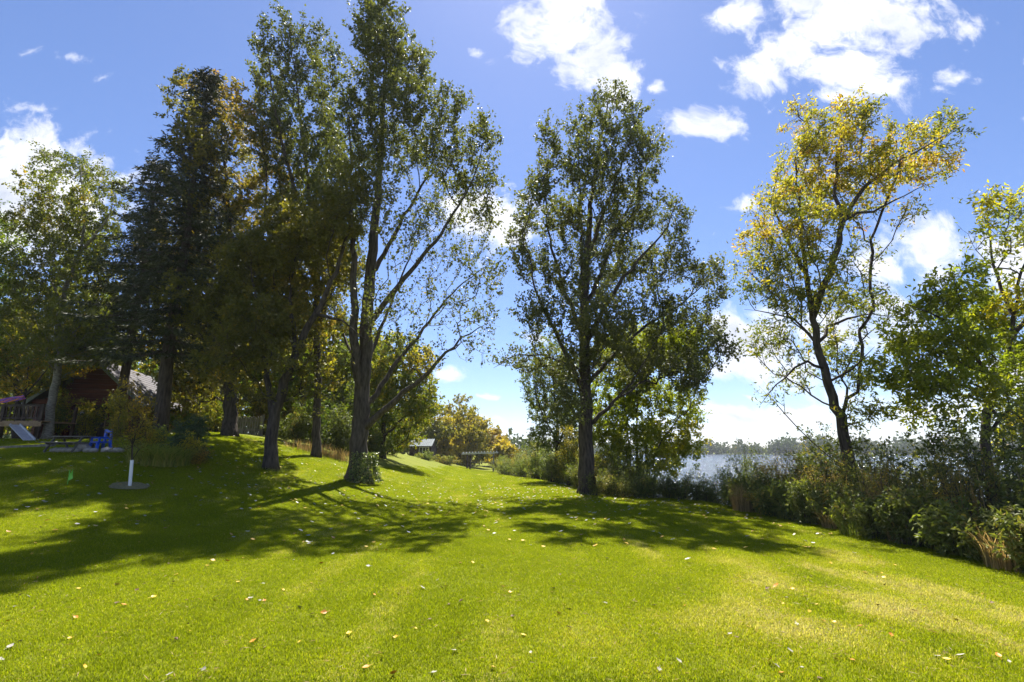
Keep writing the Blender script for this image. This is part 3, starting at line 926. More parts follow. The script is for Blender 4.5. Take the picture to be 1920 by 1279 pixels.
    make_tree('green_tree', 'rounded green tree behind the cottonwood near the little shed', b,
        [([(716, 886), (717, 840), (722, 760), (740, 690)], .2, .03), ([(718, 820), (770, 770), (800, 720)], .09, .02)],
        [(745, 660, 50, 36, .9, .2), (790, 690, 34, 40, 1, .2), (720, 700, 50, 50), (770, 740, 55, 45), (795, 770, 26, 40, 1, .1), (720, 780, 45, 45), (755, 810, 40, 32), (705, 830, 30, 25, .8)],
        33, 6.0, 480, 24000, .17, .6, 'lf_green', 'bark_dark', .22, 12, tint=.7, tvar=.16)
    # --- woodland edge behind the lawn on the left
    bg = [  # px, Y, top px, half width px, mat, tint, label
        (560, 31, 560, 70, 'lf_green', .55, 'backlit green tree standing in the gap behind the leaning trunk'),
        (635, 33, 590, 65, 'lf_willow', .4, 'pale yellow-green tree behind the forked cottonwood trunk'),
        (490, 34, 520, 80, 'lf_green', .35, 'dark green tree deep behind the bronze tree'),
        (690, 38, 600, 60, 'lf_green', .6, 'yellowing tree glimpsed behind the cottonwood limbs'),
        (30, 31, 560, 80, 'lf_birch', .6, 'yellowing tree over the deck and the cabin roof'),
        (205, 34, 560, 70, 'lf_green', .5, 'green tree rising behind the cabin gable'),
        (400, 33, 560, 70, 'lf_brown', .5, 'bronze tree in the dark behind the spruce trunk'),
        (-60, 36, 480, 90, 'lf_green', .45, 'green tree far behind the deck'),
        (165, 30, 400, 75, 'lf_birch', .45, 'leafy tree filling the gap between the birch and the spruces'),
        (345, 30, 330, 80, 'lf_brown', .4, 'tall bronze tree behind the tallest spruce'),
    ]
    for k, (px, Y, top, hw, mt, tn, lab) in enumerate(bg):
        p = at(px, 830, Y); z = gz(p[0], Y); b = np.array([p[0], Y, z])
        basepx = 640 - FPX * math.tan(math.atan2(z - 1.6, Y) - PITCH)
        hh = basepx - top
        make_tree('woodland_tree', lab, b,
            [([(px, basepx), (px + 4, basepx - hh * .3), (px - 3, basepx - hh * .6), (px, top + 10)], .2, .02),
             ([(px + 2, basepx - hh * .3), (px + hw * .6, basepx - hh * .55)], .07, .02), ([(px, basepx - hh * .35), (px - hw * .6, basepx - hh * .6)], .07, .02)],
            [(px, top + hh * .12, hw * .6, hh * .13), (px - hw * .4, top + hh * .3, hw * .6, hh * .15), (px + hw * .4, top + hh * .33, hw * .6, hh * .15, 1, .1), (px, top + hh * .5, hw, hh * .16), (px - hw * .4, top + hh * .68, hw * .6, hh * .13, .9), (px + hw * .4, top + hh * .72, hw * .6, hh * .13, .9), (px, top + hh * .85, hw * .8, hh * .1, .8)],
            Y, 6.0, 320, 8800, .235, .65, mt, 'bark_dark', .2, 40 + k, tint=tn, tvar=.2, group='trees of the woodland edge')
    # --- far end of the lawn: autumn trees
    far = [
        (862, 78, 738, 40, 'lf_gold', .35, 'thin-topped olive tree rising above the yellow ones'),
        (815, 70, 755, 38, 'lf_yellow', .22, 'bright yellow tree behind the little shed'),
        (880, 72, 760, 46, 'lf_yellow', .28, 'broad yellow tree behind the trellis'),
        (925, 80, 800, 30, 'lf_gold', .5, 'tawny tree at the end of the yellow trees'),
        (945, 74, 825, 22, 'lf_yellow', .6, 'small orange tree above the far bushes'),
        (770, 74, 745, 42, 'lf_green', .75, 'green-gold tree behind the shed roof'),
    ]
    for k, (px, Y, top, hw, mt, tn, lab) in enumerate(far):
        p = at(px, 870, Y); z = gz(p[0], Y); b = np.array([p[0], Y, z])
        basepx = 640 - FPX * math.tan(math.atan2(z - 1.6, Y) - PITCH)
        hh = basepx - top
        make_tree('autumn_tree', lab, b,
            [([(px, basepx), (px + 2, basepx - hh * .3), (px - 2, basepx - hh * .6), (px, top + 8)], .2, .03),
             ([(px + 1, basepx - hh * .25), (px + hw * .6, basepx - hh * .6)], .09, .02), ([(px, basepx - hh * .3), (px - hw * .6, basepx - hh * .6)], .09, .02)],
            [(px, top + hh * .12, hw * .55, hh * .12, .7), (px - hw * .45, top + hh * .32, hw * .5, hh * .15, .9), (px + hw * .45, top + hh * .35, hw * .5, hh * .15), (px, top + hh * .5, hw * .9, hh * .16), (px - hw * .4, top + hh * .7, hw * .6, hh * .13), (px + hw * .4, top + hh * .75, hw * .6, hh * .13), (px, top + hh * .9, hw * .8, hh * .08)],
            Y, 7.0, 300, 9000, .30, .7, mt, 'bark_dark', .2, 60 + k, tint=tn, tvar=.2, group='autumn trees past the lawn')


trees()


# ------------------------------------------------------------------ spruces
def spruce(name, label, base, height, radius, seed, low=.12, group=None, nwh=30, mat='needles'):
    rg = np.random.default_rng(seed)
    base = np.asarray(base, float)
    root = thing(name, base, label, 'tree', group)
    kk = min(1.0, .22 + height / 8)
    tb = MB()
    zz = np.linspace(-.15, height, 14)
    tb.tube(np.stack([.06 * np.sin(zz * .7 + seed), .06 * np.cos(zz * .5), zz], 1), np.maximum(.012, .017 * height * (1 - zz / height) ** .9), 9)
    pos = []; axs = []; tn = []
    for k in range(nwh):
        f = low + (1 - low) * (k / nwh) ** .92
        z = f * height
        L = radius * (1 - f) ** .75 * rg.uniform(.75, 1.1) + .12
        nb = rg.integers(4, 7)
        a0 = rg.uniform(0, 6.28)
        for j in range(nb):
            a = a0 + j * 6.283 / nb + rg.normal(0, .2)
            l = L * rg.uniform(.7, 1.15)
            m = max(3, int(l / .28))
            s = np.linspace(0, 1, m)
            drop = -.30 * l * s ** 1.3 + .22 * l * np.maximum(0, s - .55) ** 1.5 * 2
            if f > .85: drop = .5 * l * s
            pts = np.stack([np.cos(a) * l * s, np.sin(a) * l * s, z + drop + rg.normal(0, .05)], 1)
            tb.tube(pts, np.linspace(.006 + .012 * l, .004, m), 4)
            # side sprays carrying needles
            for i in range(m):
                nn = 15
                sl = (.26 + .42 * l * .35 * (1 - s[i])) * kk
                for sd in (-1, 1):
                    d = np.array([np.cos(a + sd * .95), np.sin(a + sd * .95), -.28])
                    u = rg.random(nn)
                    pos.append(pts[i] + d * (sl * u)[:, None] + rg.normal(0, .045 * kk, (nn, 3)))
                    axs.append(d + rg.normal(0, .45, (nn, 3)) + np.array([0, 0, -.15]))
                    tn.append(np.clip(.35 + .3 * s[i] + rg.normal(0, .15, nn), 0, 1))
    pos = np.vstack(pos); axs = np.vstack(axs); tn = np.concatenate(tn)
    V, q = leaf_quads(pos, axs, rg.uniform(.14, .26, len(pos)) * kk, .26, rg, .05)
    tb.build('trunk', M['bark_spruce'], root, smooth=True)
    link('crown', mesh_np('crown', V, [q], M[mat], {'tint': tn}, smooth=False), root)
    return root


p = at(298, 800, 21.8); spruce('spruce_tree', 'tallest dark spruce with a ragged top beside the bronze tree', (p[0], 21.8, gz(p[0], 21.8)), 17.6, 4.3, 21, .2, nwh=36)
p = at(222, 790, 26.0); spruce('spruce_tree', 'narrower dark spruce between the birch and the tallest spruce', (p[0], 26.0, gz(p[0], 26.0)), 15.5, 4.0, 22, .31, nwh=30)
p = at(385, 790, 29.5); spruce('spruce_tree', 'dark spruce half hidden behind the bronze tree', (p[0], 29.5, gz(p[0], 29.5)), 14.5, 3.0, 23, .1)
p = at(998, 845, 150); spruce('pine_tree', 'lone dark pine on the skyline beyond the far bushes', (p[0], 150, gz(p[0], 150.)), 9.5, 3.4, 24, .45, nwh=12)
p = at(936, 845, 120); spruce('pine_tree', 'small dark conifer behind the tawny far tree', (p[0], 120, gz(p[0], 120.)), 7.2, 2.2, 25, .2, nwh=12)
for k, (px, py, hgt, lab) in enumerate([(298, 872, 1.15, 'small young spruce at the left of the flower bed'), (334, 866, 1.35, 'young spruce rising over the daylilies in the flower bed')]):
    h = hit(px, py); h[1] += .8; h[2] = gz(h[0], h[1])
    spruce('young_spruce', lab, h, hgt, .38, 30 + k, .05, 'young spruces in the bed', nwh=11, mat='needles_young')


# ------------------------------------------------------------------ shrubs, reeds, flower bed
def shrub(name, label, base, height, width, seed, lmat, n_leaf, leaf, aspect, tint=.4, tvar=.2, stems=14, droop=.2, group=None, spread=1.0, cat='shrub', lowfill=.1, depthw=None):
    rg = np.random.default_rng(seed)
    base = np.asarray(base, float)
    root = thing(name, base, label, cat, group)
    mb = MB()
    nodes = []; nt = []; dirs = []
    dw = depthw or width
    for k in range(stems):
        a = rg.uniform(0, 6.283)
        rr = rg.random() ** .6
        top = np.array([math.cos(a) * width * .5 * rr * spread, math.sin(a) * dw * .5 * rr * spread, height * (1.05 - .45 * rr ** 2) * rg.uniform(.72, 1.08)])
        b0 = np.array([math.cos(a) * .12 * rr, math.sin(a) * .12 * rr, -.1]) * np.array([width, dw, 1])
        ct = np.array([top[0] * .45, top[1] * .45, top[2] * .62])
        m = 9
        s = np.linspace(0, 1, m)[:, None]
        pts = (1 - s) ** 2 * b0 + 2 * s * (1 - s) * ct + s * s * top
        pts[1:] += rg.normal(0, .02 * height, (m - 1, 3))
        mb.tube(pts, np.linspace(.006 + .005 * height, .003, m), 4)
        tk = tint + rg.normal(0, tvar)
        for i in range(2, m):
            if (i / m) < lowfill: continue
            nb = 3
            for _ in range(nb):
                d = rand_unit(1, rg)[0] + np.array([0, 0, .35]); d /= np.linalg.norm(d)
                l = rg.uniform(.12, .32) * (.5 + .35 * height)
                e = pts[i] + d * l
                if e[2] < .03: e[2] = .03
                nodes.append((pts[i], e)); nt.append(tk); dirs.append(d)
    A = np.array([n[0] for n in nodes]); B = np.array([n[1] for n in nodes]); T = np.array(nt); D = np.array(dirs)
    sv = np.cross(B - A, rand_unit(len(A), rg)); sv /= np.linalg.norm(sv, axis=1)[:, None] + 1e-9
    mb.add(np.stack([A + sv * .004, A - sv * .004, B], 1).reshape(-1, 3), (), np.arange(3 * len(A)).reshape(-1, 3))
    ix = rg.integers(0, len(A), n_leaf)
    u = rg.uniform(.1, 1.1, n_leaf)[:, None]
    pos = A[ix] + (B - A)[ix] * u + rg.normal(0, .035, (n_leaf, 3))
    pos[:, 2] = np.maximum(pos[:, 2], .02)
    V, q = leaf_quads(pos, rand_unit(n_leaf, rg) + D[ix] * .6 + np.array([0, 0, -droop]), leaf * rg.uniform(.6, 1.3, n_leaf), aspect, rg)
    t = np.clip(T[ix] + rg.normal(0, .12, n_leaf), 0, 1)
    mb.build('stem', M['bark_dark'], root, smooth=True)
    link('foliage', mesh_np('foliage', V, [q], M[lmat], {'tint': t}, smooth=False), root)
    return root


def blade_arrays(rg, n, height, width, lean, bw, tint, tvar, segs=4):
    a = rg.uniform(0, 6.283, n)
    r0 = rg.random(n) ** .5 * width * .5
    b = np.stack([np.cos(a) * r0, np.sin(a) * r0, np.zeros(n)], 1)
    h = height * rg.uniform(.55, 1.1, n)
    a2 = a + rg.normal(0, .7, n)
    ln = lean * h * rg.uniform(.2, 1.2, n)
    sd = np.stack([-np.sin(a2), np.cos(a2), np.zeros(n)], 1)
    od = np.stack([np.cos(a2), np.sin(a2), np.zeros(n)], 1)
    V = np.zeros((n, segs + 1, 2, 3))
    for k in range(segs + 1):
        s = k / segs
        c = b + od * (ln * s ** 2)[:, None] + np.array([0, 0, 1]) * (h * (s - .35 * lean * s ** 3))[:, None]
        w = (bw * (1 - s ** 2.2) + .0008)
        V[:, k, 0] = c - sd * w; V[:, k, 1] = c + sd * w
    idx = np.arange(n * (segs + 1) * 2).reshape(n, segs + 1, 2)
    q = np.stack([idx[:, :-1, 0], idx[:, :-1, 1], idx[:, 1:, 1], idx[:, 1:, 0]], -1).reshape(-1, 4)
    t = np.repeat(np.clip(tint + rg.normal(0, tvar, n), 0, 1), segs)
    return V.reshape(-1, 3), q, t


def reeds(name, label, base, height, width, seed, mat, n, lean=.35, bw=.006, tint=.5, tvar=.25, plume=False, group=None, cat='grass clump'):
    rg = np.random.default_rng(seed)
    base = np.asarray(base, float)
    V, q, t = blade_arrays(rg, n, height, width, lean, bw, tint, tvar)
    V[:, 2] -= .03
    o = link(name, mesh_np(name, V, [q], M[mat], {'tint': t}, smooth=False), None, base)
    tag(o, label, cat, group)
    return o


def along(y, d):
    x = float(xe(y)) + d
    return np.array([x, y, gz(x, y)])


def shrubs():
    rg = np.random.default_rng(77)
    # lakeside thicket, right: front row of low leafy plants
    ys = np.arange(6.0, 18.2, .78)
    for k, y in enumerate(ys):
        b = along(y, .45 + rg.uniform(-.15, .25))
        shrub('leafy_plant', 'low pale narrow-leaved plant at the lawn edge of the lakeside thicket' if k % 3 == 2 else 'low dark broad-leaved plant at the lawn edge of the lakeside thicket', b, rg.uniform(.75, 1.1), rg.uniform(1.1, 1.5), 200 + k, ('lf_dog', 'lf_dog', 'lf_willow')[k % 3], 2500, .10, .5,
              tint=rg.uniform(.35, .7), stems=15, group='pale low plants along the thicket' if k % 3 == 2 else 'dark low plants along the thicket', cat='plant', droop=.5)
    kinds = [('dogwood_shrub', 'dark glossy dogwood shrub in the middle of the lakeside thicket', 'lf_dog', .075, .55, .4),
             ('goldenrod', 'yellowed goldenrod standing among the dark dogwoods', 'lf_gold', .06, .28, .45)]
    ys = np.arange(7.2, 17.6, 1.05)
    for k, y in enumerate(ys):
        b = along(y, 1.45 + rg.uniform(-.3, .3))
        kd = kinds[1] if k % 2 else kinds[0]
        shrub(kd[0], kd[1], b, rg.uniform(1.75, 2.2), rg.uniform(1.4, 1.8), 240 + k, kd[2], 4000, kd[3], kd[4], tint=kd[5], stems=18, group=kd[0] + ' thicket')
    ys = np.arange(8.5, 16.6, 1.15)
    for k, y in enumerate(ys):
        b = along(y, 2.45 + rg.uniform(-.3, .3))
        shrub('tall_dogwood', 'tall dark dogwood at the water side of the thicket', b, rg.uniform(3.2, 3.7) * (.9 if y > 14 else 1), rg.uniform(1.8, 2.3), 270 + k, 'lf_dog', 4200, .09, .55, tint=rg.uniform(.3, .6), stems=20, group='tall dogwoods by the water')
    for k, (y, d, h) in enumerate([(17.6, .9, 1.9), (17.0, 2.2, 2.7), (18.2, 2.0, 2.2), (16.0, 2.9, 3.0), (14.4, 3.0, 3.2)]):
        shrub('bank_willow', 'upright olive willow bush on the bank below the leaning ash', along(y, d), h, 1.7, 640 + k, 'lf_willow', 4200, .085, .32, tint=.15 + .1 * k, stems=20, group='willow bushes below the leaning ash')
    # russet bush under the green ash
    b = along(9.4, 1.9); shrub('russet_bush', 'russet brown seed-headed bush under the green ash', b, 1.9, 1.3, 301, 'reed', 4200, .05, .2, tint=.12, tvar=.1, stems=22)
    # reeds and tan grasses
    for k, (y, d, h, lab) in enumerate([(16.6, .2, 1.0, 'tan dry grass clump where the thicket begins'), (12.2, .9, 1.25, 'tall tawny grass tuft between two dark dogwoods'), (7.0, .6, 1.1, 'arching green-brown grass at the right end of the thicket'), (15.6, 1.6, 1.75, 'tall golden plumed grass against the lake')]):
        reeds('tall_grass', lab, along(y, d), h, .8, 310 + k, 'reed', 420, tint=.45, lean=.35)
    for k, y in enumerate(np.arange(6.6, 16.5, 1.05)):
        reeds('grass_tuft', 'green and tan grass tuft at the lawn edge of the thicket', along(y + rg.uniform(-.3, .3), .15 + rg.uniform(0, .5)), rg.uniform(.5, .95), .6, 600 + k, 'blade' if k % 2 else 'reed', 170, lean=.6, tint=.45, group='grass tufts along the thicket')
    for k, y in enumerate(np.arange(7.4, 16.8, .95)):
        reeds('dead_stalk', 'stand of thin dead stalks sticking up out of the thicket', along(y + rg.uniform(-.3, .3), rg.uniform(.9, 1.9)), rg.uniform(1.6, 2.3), .9, 620 + k, 'reed', 36, lean=.18, bw=.006, tint=.35, group='dead stalks in the thicket')
    for k, (y, d) in enumerate([(15.2, 2.2), (16.2, 1.1), (16.9, 2.0)]):
        shrub('golden_shrub', 'golden feathery shrub with bare tips in front of the lake', along(y, d), rg.uniform(1.9, 2.3), 1.5, 320 + k, 'lf_gold', 3200, .06, .3, tint=.55, stems=20, group='golden shrubs by the lake')
    # dark low growth under the poplar, between it and the thicket
    for k, px in enumerate(np.linspace(1115, 1335, 9)):
        h = at(px, 930, 19.9 + .25 * math.sin(k * 1.7)); y = h[1]
        b = np.array([h[0], y, gz(h[0], y)])
        shrub('low_brush', 'low dark brush under the poplar and the thin stems', b, rg.uniform(.6, .95), rg.uniform(1.1, 1.5), 340 + k, 'lf_dog', 2600, .07, .35, tint=rg.uniform(.35, .8), stems=14, group='low brush under the poplar', droop=.2)
    for k, px in enumerate(np.linspace(1118, 1400, 15)):
        p = at(px, 915, np.interp(px, [1118, 1300, 1400], [21.9, 20.6, 18.6]) + .4 * math.sin(k * 2.3)); b = np.array([p[0], p[1], gz(p[0], p[1])])
        shrub('shore_weed', 'knee-high yellowing weed between the thin stems and the water', b, rg.uniform(1.15, 1.75), rg.uniform(1.4, 1.8), 570 + k, 'lf_willow' if k % 3 else 'lf_gold', 1800, .08, .35, tint=rg.uniform(.1, .5), stems=14, group='weeds on the bank', cat='plant')
    for k, px in enumerate((1150, 1245, 1290, 1335)):
        p = at(px, 905, 22.5 + .4 * k); b = np.array([p[0], p[1], gz(p[0], p[1])])
        reeds('shore_grass', 'pale thin grass standing against the glittering water', b, 1.35, 1.3, 360 + k, 'blade', 300, tint=.6, lean=.3, group='pale grass by the water')
    # the shrub belt running back on the right of the far lawn
    belt = [(1068, 23.6, .2, 1.0, 1.4, 'lf_dog', .6, 'round dark bush beside the poplar foot'), (1062, 25.5, .5, 2.7, 2.1, 'lf_yellow', .2, 'yellow-leaved bush left of the poplar trunk'),
            (1030, 27.5, .4, 1.1, 1.8, 'lf_dog', .7, 'dusky low bush in the shrub belt by the far lawn'), (1010, 31, .9, 3.2, 2.8, 'lf_willow', .45, 'large pale willow bush in the shrub belt'), (985, 29.5, .3, 1.3, 1.9, 'lf_willow', .25, 'grey-green willow bush at the edge of the far lawn'),
            (980, 37, .9, 3.0, 3.0, 'lf_willow', .6, 'tall yellow-green willow bush farther down the shrub belt'), (955, 41, .4, 1.5, 2.4, 'lf_willow', .4, 'rounded willow bush midway along the far lawn'), (950, 47, 1., 2.4, 3.0, 'lf_gold', .3, 'tawny bush near the end of the shrub belt'), (930, 54, .5, 1.8, 2.8, 'lf_willow', .65, 'pale bush at the end of the far lawn'), (1000, 44, 2.4, 3.4, 3.4, 'lf_green', .55, 'tall green bush behind the willow bushes')]
    for k, (px, Y, d, h, w, mt, tn, lab) in enumerate(belt):
        b = along(Y, d)
        shrub('bush', lab, b, h, w, 380 + k, mt, 4200, .10, .34, tint=tn, tvar=.15, stems=22, group='shrub belt beside the far lawn')
    for k, Y in enumerate(np.arange(23.0, 60, 2.3)):
        shrub('belt_bush', 'rounded olive bush filling the shrub belt between the far lawn and the lake', along(Y, rg.uniform(.9, 1.6)), rg.uniform(1.3, 2.0), rg.uniform(2.0, 2.8), 500 + k, 'lf_willow' if k % 3 else 'lf_green', 1700, .14, .36, tint=rg.uniform(.2, .6), tvar=.15, stems=16, group='olive bushes of the shrub belt')
    # woodland floor: bushes on the slope behind the two trunks
    lst = [(352, 812, 27.5, 1.4, 2.6, 'lf_green', .6, 'low bush under the tallest spruce'), (400, 808, 26.5, 2.2, 2.6, 'lf_green', .75, 'yellow-green bush right of the spruce trunk'), (545, 850, 25, 1.5, 2.4, 'lf_dog', .5, 'dark bush behind the leaning trunk'),
           (590, 862, 26, 2.6, 3.0, 'lf_green', .3, 'dense dark bush on the slope between the two trunks'), (632, 872, 25.5, 2.2, 2.4, 'lf_dog', .35, 'black-green bush just left of the cottonwood trunk'), (655, 860, 29, 3.6, 3.2, 'lf_green', .35, 'tall dark bush behind the cottonwood trunk'),
           (700, 884, 31, 1.4, 2.4, 'lf_willow', .5, 'pale weedy bush right of the cottonwood foot'), (735, 884, 40, 1.8, 2.6, 'lf_green', .5, 'green bush beside the little shed'), (500, 830, 29, 2.8, 3.0, 'lf_brown', .4, 'brown bush beside the picket gate'), (225, 800, 30, 2.0, 2.6, 'lf_green', .5, 'bush at the corner of the cabin porch'),
           (840, 884, 60, 1.0, 3.0, 'lf_dog', .8, 'low weeds between the shed and the trellis'), (800, 886, 57, .8, 3.0, 'lf_willow', .4, 'weeds at the foot of the shed wall')]
    for k, (px, py, Y, h, w, mt, tn, lab) in enumerate(lst):
        p = at(px, py, Y); b = np.array([p[0], Y, gz(p[0], Y)])
        shrub('bush', lab, b, h, w, 420 + k, mt, 3000, .13, .5, tint=tn, tvar=.2, stems=20, group='bushes of the woodland edge')
    for k, px in enumerate((560, 590, 618, 642)):
        p = at(px, 868, 23.6 + k * .25); b = np.array([p[0], p[1], gz(p[0], p[1])])
        reeds('dry_grass', 'dry tawny grass along the foot of the wooded slope', b, .6, 1.3, 440 + k, 'reed', 160, tint=.05, lean=.5, group='dry grass along the slope')
    # flower bed: daylilies (lightened in place of sunlight) and yellow shrub
    for k, (px, py) in enumerate([(262, 868), (285, 872), (310, 874), (332, 872), (275, 862), (318, 864)]):
        h = hit(px, py)
        reeds('daylily_clump', 'arching daylily clump at the front of the flower bed', h, .8, .65, 450 + k, 'blade', 260, lean=.95, bw=.012, tint=.75, group='daylilies in the bed', cat='plant')
    for k, (px, py, hh, mt, tn, lab) in enumerate([(352, 868, .75, 'lf_yellow', .35, 'yellow-green shrub at the right end of the flower bed'), (366, 870, .4, 'lf_gold', .5, 'low tawny plant at the tip of the flower bed'), (272, 856, 1.0, 'lf_green', .9, 'leafy bush in the flower bed behind the daylilies'), (300, 850, .8, 'lf_willow', .5, 'grey-green bush between the two young spruces')]):
        h = hit(px, py)
        shrub('bed_shrub', lab, h, hh, .95, 460 + k, mt, 1800, .06, .5, tint=tn, stems=14, cat='plant')
    # climbing greenery at the cabin
    for k, (px, py, Y, hh, lab) in enumerate([(112, 815, 26.0, 2.5, 'yellow-green climber on the cabin corner'), (158, 815, 26.2, 2.0, 'bright green shrub before the cabin porch'), (215, 815, 25.6, 2.3, 'tall leafy shrub at the right end of the cabin porch')]):
        p = at(px, py, Y); b = np.array([p[0], Y, gz(p[0], Y)])
        shrub('porch_shrub', lab, b, hh, 1.3, 470 + k, 'lf_green', 3400, .09, .6, tint=.8, stems=12)


shrubs()


# sapling with a white trunk guard
def sapling():
    b = hit(243, 914); Y = b[1]
    root = make_tree('sapling', 'young sapling with a white plastic guard round its stem', b,
        [([(243, 914), (245.3, 888), (247.5, 863), (248.5, 800), (247, 730)], .022, .006)],
        [(246, 728, 9, 18, .8, .2), (234, 758, 16, 20), (262, 764, 18, 20, 1, .1), (243, 792, 32, 18, .8), (276, 786, 12, 12, .8), (228, 815, 20, 16, .9), (266, 812, 20, 18, .9), (247, 835, 24, 10, .6)],
        Y, 1.0, 120, 2500, .06, .45, 'lf_brown', 'bark_dark', .024, 90, tint=.5, tvar=.15, tw_len=.14, tw_per=2, flare=0, jit=.004)
    mb = MB()
    top = at(247.5, 863, Y) - b
    ln = np.linspace(0, 1, 8)[:, None] * top[None]
    mb.tube(ln, .037, 12)
    mb.tube(np.array([top * .985, top * 1.003]), .042, 12)
    mb.build('trunk_guard', M['white_pl'], root, smooth=True)
    rg = np.random.default_rng(4)
    th = np.linspace(0, 6.283, 25)[:-1]
    V = [[0, 0, .035]]
    for r in (.2, .42):
        for a in th:
            rr = r * (1 + rg.normal(0, .06))
            x, y = math.cos(a) * rr, math.sin(a) * rr
            V.append([x, y, gz(b[0] + x, b[1] + y) - b[2] + (.035 if r < .5 else -.01)])
    n = 24
    t = [[0, 1 + i, 1 + (i + 1) % n] for i in range(n)]
    q = [[1 + i, 1 + n + i, 1 + n + (i + 1) % n, 1 + (i + 1) % n] for i in range(n)]
    o = link('mulch_ring', mesh_np('mulch_ring', V, [np.array(q), np.array(t)], M['mulch']), None, b)
    tag(o, 'ring of dark bark mulch round the guarded sapling', 'mulch')


sapling()


# ivy on the cottonwood foot
def ivy():
    rg = np.random.default_rng(8)
    b = hit(686, 905)
    c = hit(670, 902)
    n = 1500
    a = rg.uniform(-1.9, .35, n)
    z = rg.random(n) ** 1.2 * 1.05
    r = .48 * (1 + .5 * np.exp(-z / .35)) + rg.uniform(.0, .14, n)
    pos = np.stack([c[0] + .08 + np.cos(a) * r, c[1] + np.sin(a) * r, c[2] + z], 1)
    V, q = leaf_quads(pos - c, rand_unit(n, rg) + np.array([0, 0, -.5]), rg.uniform(.05, .09, n), .9, rg)
    root = thing('ivy', c, 'ivy climbing the foot of the big cottonwood trunk', 'ivy')
    mb = MB()
    for k in range(7):
        aa = rg.uniform(-1.7, .2)
        zz = np.linspace(0, rg.uniform(.6, 1.), 7)
        rr = .47 * (1 + .5 * np.exp(-zz / .35))
        mb.tube(np.stack([.08 + np.cos(aa + zz * .2) * rr, np.sin(aa + zz * .2) * rr, zz], 1), .008, 4)
    mb.build('stem', M['bark_dark'], root)
    link('foliage', mesh_np('foliage', V, [q], M['ivy'], {'tint': np.clip(rg.normal(.6, .25, n), 0, 1)}, smooth=False), root)


ivy()


# ------------------------------------------------------------------ cabin, deck, garden things
def cabin():
    Y = 28.0
    p = at(165, 822, Y)
    b = np.array([p[0], Y, gz(p[0], Y) - .05])
    root = thing('log_cabin', b, 'dark red log cabin with a steep gable and grey shingle roof among the trees', 'house', rz=R(16))
    W, wall_h, ridge, Lh = 4.6, 2.0, 4.15, 7.0
    # walls of round logs
    mb = MB()
    nl = 9
    for i in range(nl):
        z = .12 + i * wall_h / nl
        for x in (-W / 2, W / 2):
            mb.tube(np.array([[x, -.25, z], [x, Lh, z]]), .125, 8)
        mb.tube(np.array([[-W / 2 - .25, 0, z + .05], [-.9, 0, z + .05]]), .125, 8)
        mb.tube(np.array([[1.4, 0, z + .05], [W / 2 + .25, 0, z + .05]]), .125, 8)
        mb.tube(np.array([[-W / 2 - .25, Lh, z + .05], [W / 2 + .25, Lh, z + .05]]), .125, 8)
    mb.build('log_wall', M['log_red'], root, smooth=True)
    mb = MB(); mb.box((0, .06, wall_h / 2), (W - .1, .08, wall_h)); mb.build('wall_core', M['wood_dark'], root)
    mb = MB()
    n = 8
    for i in range(n):
        z0 = wall_h + (ridge - wall_h) * i / n; hw = W / 2 * (1 - (i + .3) / n)
        mb.box((0, 0, z0 + .13), (2 * hw, .14, (ridge - wall_h) / n * .93))
    mb.build('gable', M['log_red'], root)
    sl = math.atan2(ridge - wall_h, W / 2)
    for s in (-1, 1):
        ln = math.hypot(ridge - wall_h, W / 2) + .55
        cx = s * (W / 4 + .2); cz = (ridge + wall_h) / 2 + .2 - .15
        mb = MB(); mb.box((cx, Lh / 2 - .35, cz), (ln, Lh + 1.1, .09), ry=s * sl)
        rf = mb.build('roof', M['roof'], root)
        mb = MB()
        for k in range(14):
            t = -ln / 2 + (k + .5) * ln / 14
            mb.box((cx + math.cos(sl) * t, Lh / 2 - .35, cz - s * math.sin(sl) * t + .06), (ln / 14 * 1.05, Lh + 1.12, .025), ry=s * (sl - .05))
        mb.build('shingle_course', M['roof'], rf)
        mb = MB(); mb.box((cx, -.93, cz - .03), (ln, .05, .16), ry=s * sl); mb.build('barge_board', M['trim'], root)
    # door and windows on the gable front, porch
    mb = MB(); mb.box((.25, -.04, .98), (.85, .1, 1.9)); d = mb.build('door', M['wood_dark'], root)
    mb = MB(); mb.box((.56, -.12, .95), (.05, .06, .12)); mb.build('handle', M['trim'], d)
    for x in (-.55, .98):
        mb = MB()
        for dx in (-.29, .29): mb.box((x + dx, -.05, 1.15), (.06, .12, .9))
        for dz in (-.45, 0, .45): mb.box((x, -.05, 1.15 + dz), (.52, .11, .06))
        w = mb.build('window', M['wood_tan'], root)
        mb = MB(); mb.box((x, -.0, 1.15), (.54, .04, .86)); mb.build('pane', M['glass'], w)
    mb = MB(); mb.box((0, -.55, 2.02), (W + .3, .22, .22)); mb.build('porch_beam', M['log_red'], root)
    for x in (-2.1, -.75, 1.0, 2.1):
        mb = MB(); mb.tube(np.array([[x, -.55, -.2], [x, -.55, 1.95]]), .1, 8); mb.build('porch_post', M['log_red'], root, smooth=True)
    mb = MB(); mb.box((0, -.45, .02), (W + .4, 1.2, .16)); mb.build('porch_floor', M['wood_tan'], root)
    mb = MB()
    for i in range(4): mb.box((1.5, -1.15 - i * .22, -.02 - i * .12), (1.1, .24, .1))
    mb.build('porch_steps', M['wood_tan'], root)
    mb = MB(); mb.box((-3.1, .6, 1.55), (.05, .95, .75), ry=.1); mb.build('canvas_awning', M['cream'], root)
    mb = MB(); mb.box((-.2, -.62, 1.5), (.12, .12, .2)); mb.build('porch_lamp', M['white_pl'], root)


cabin()


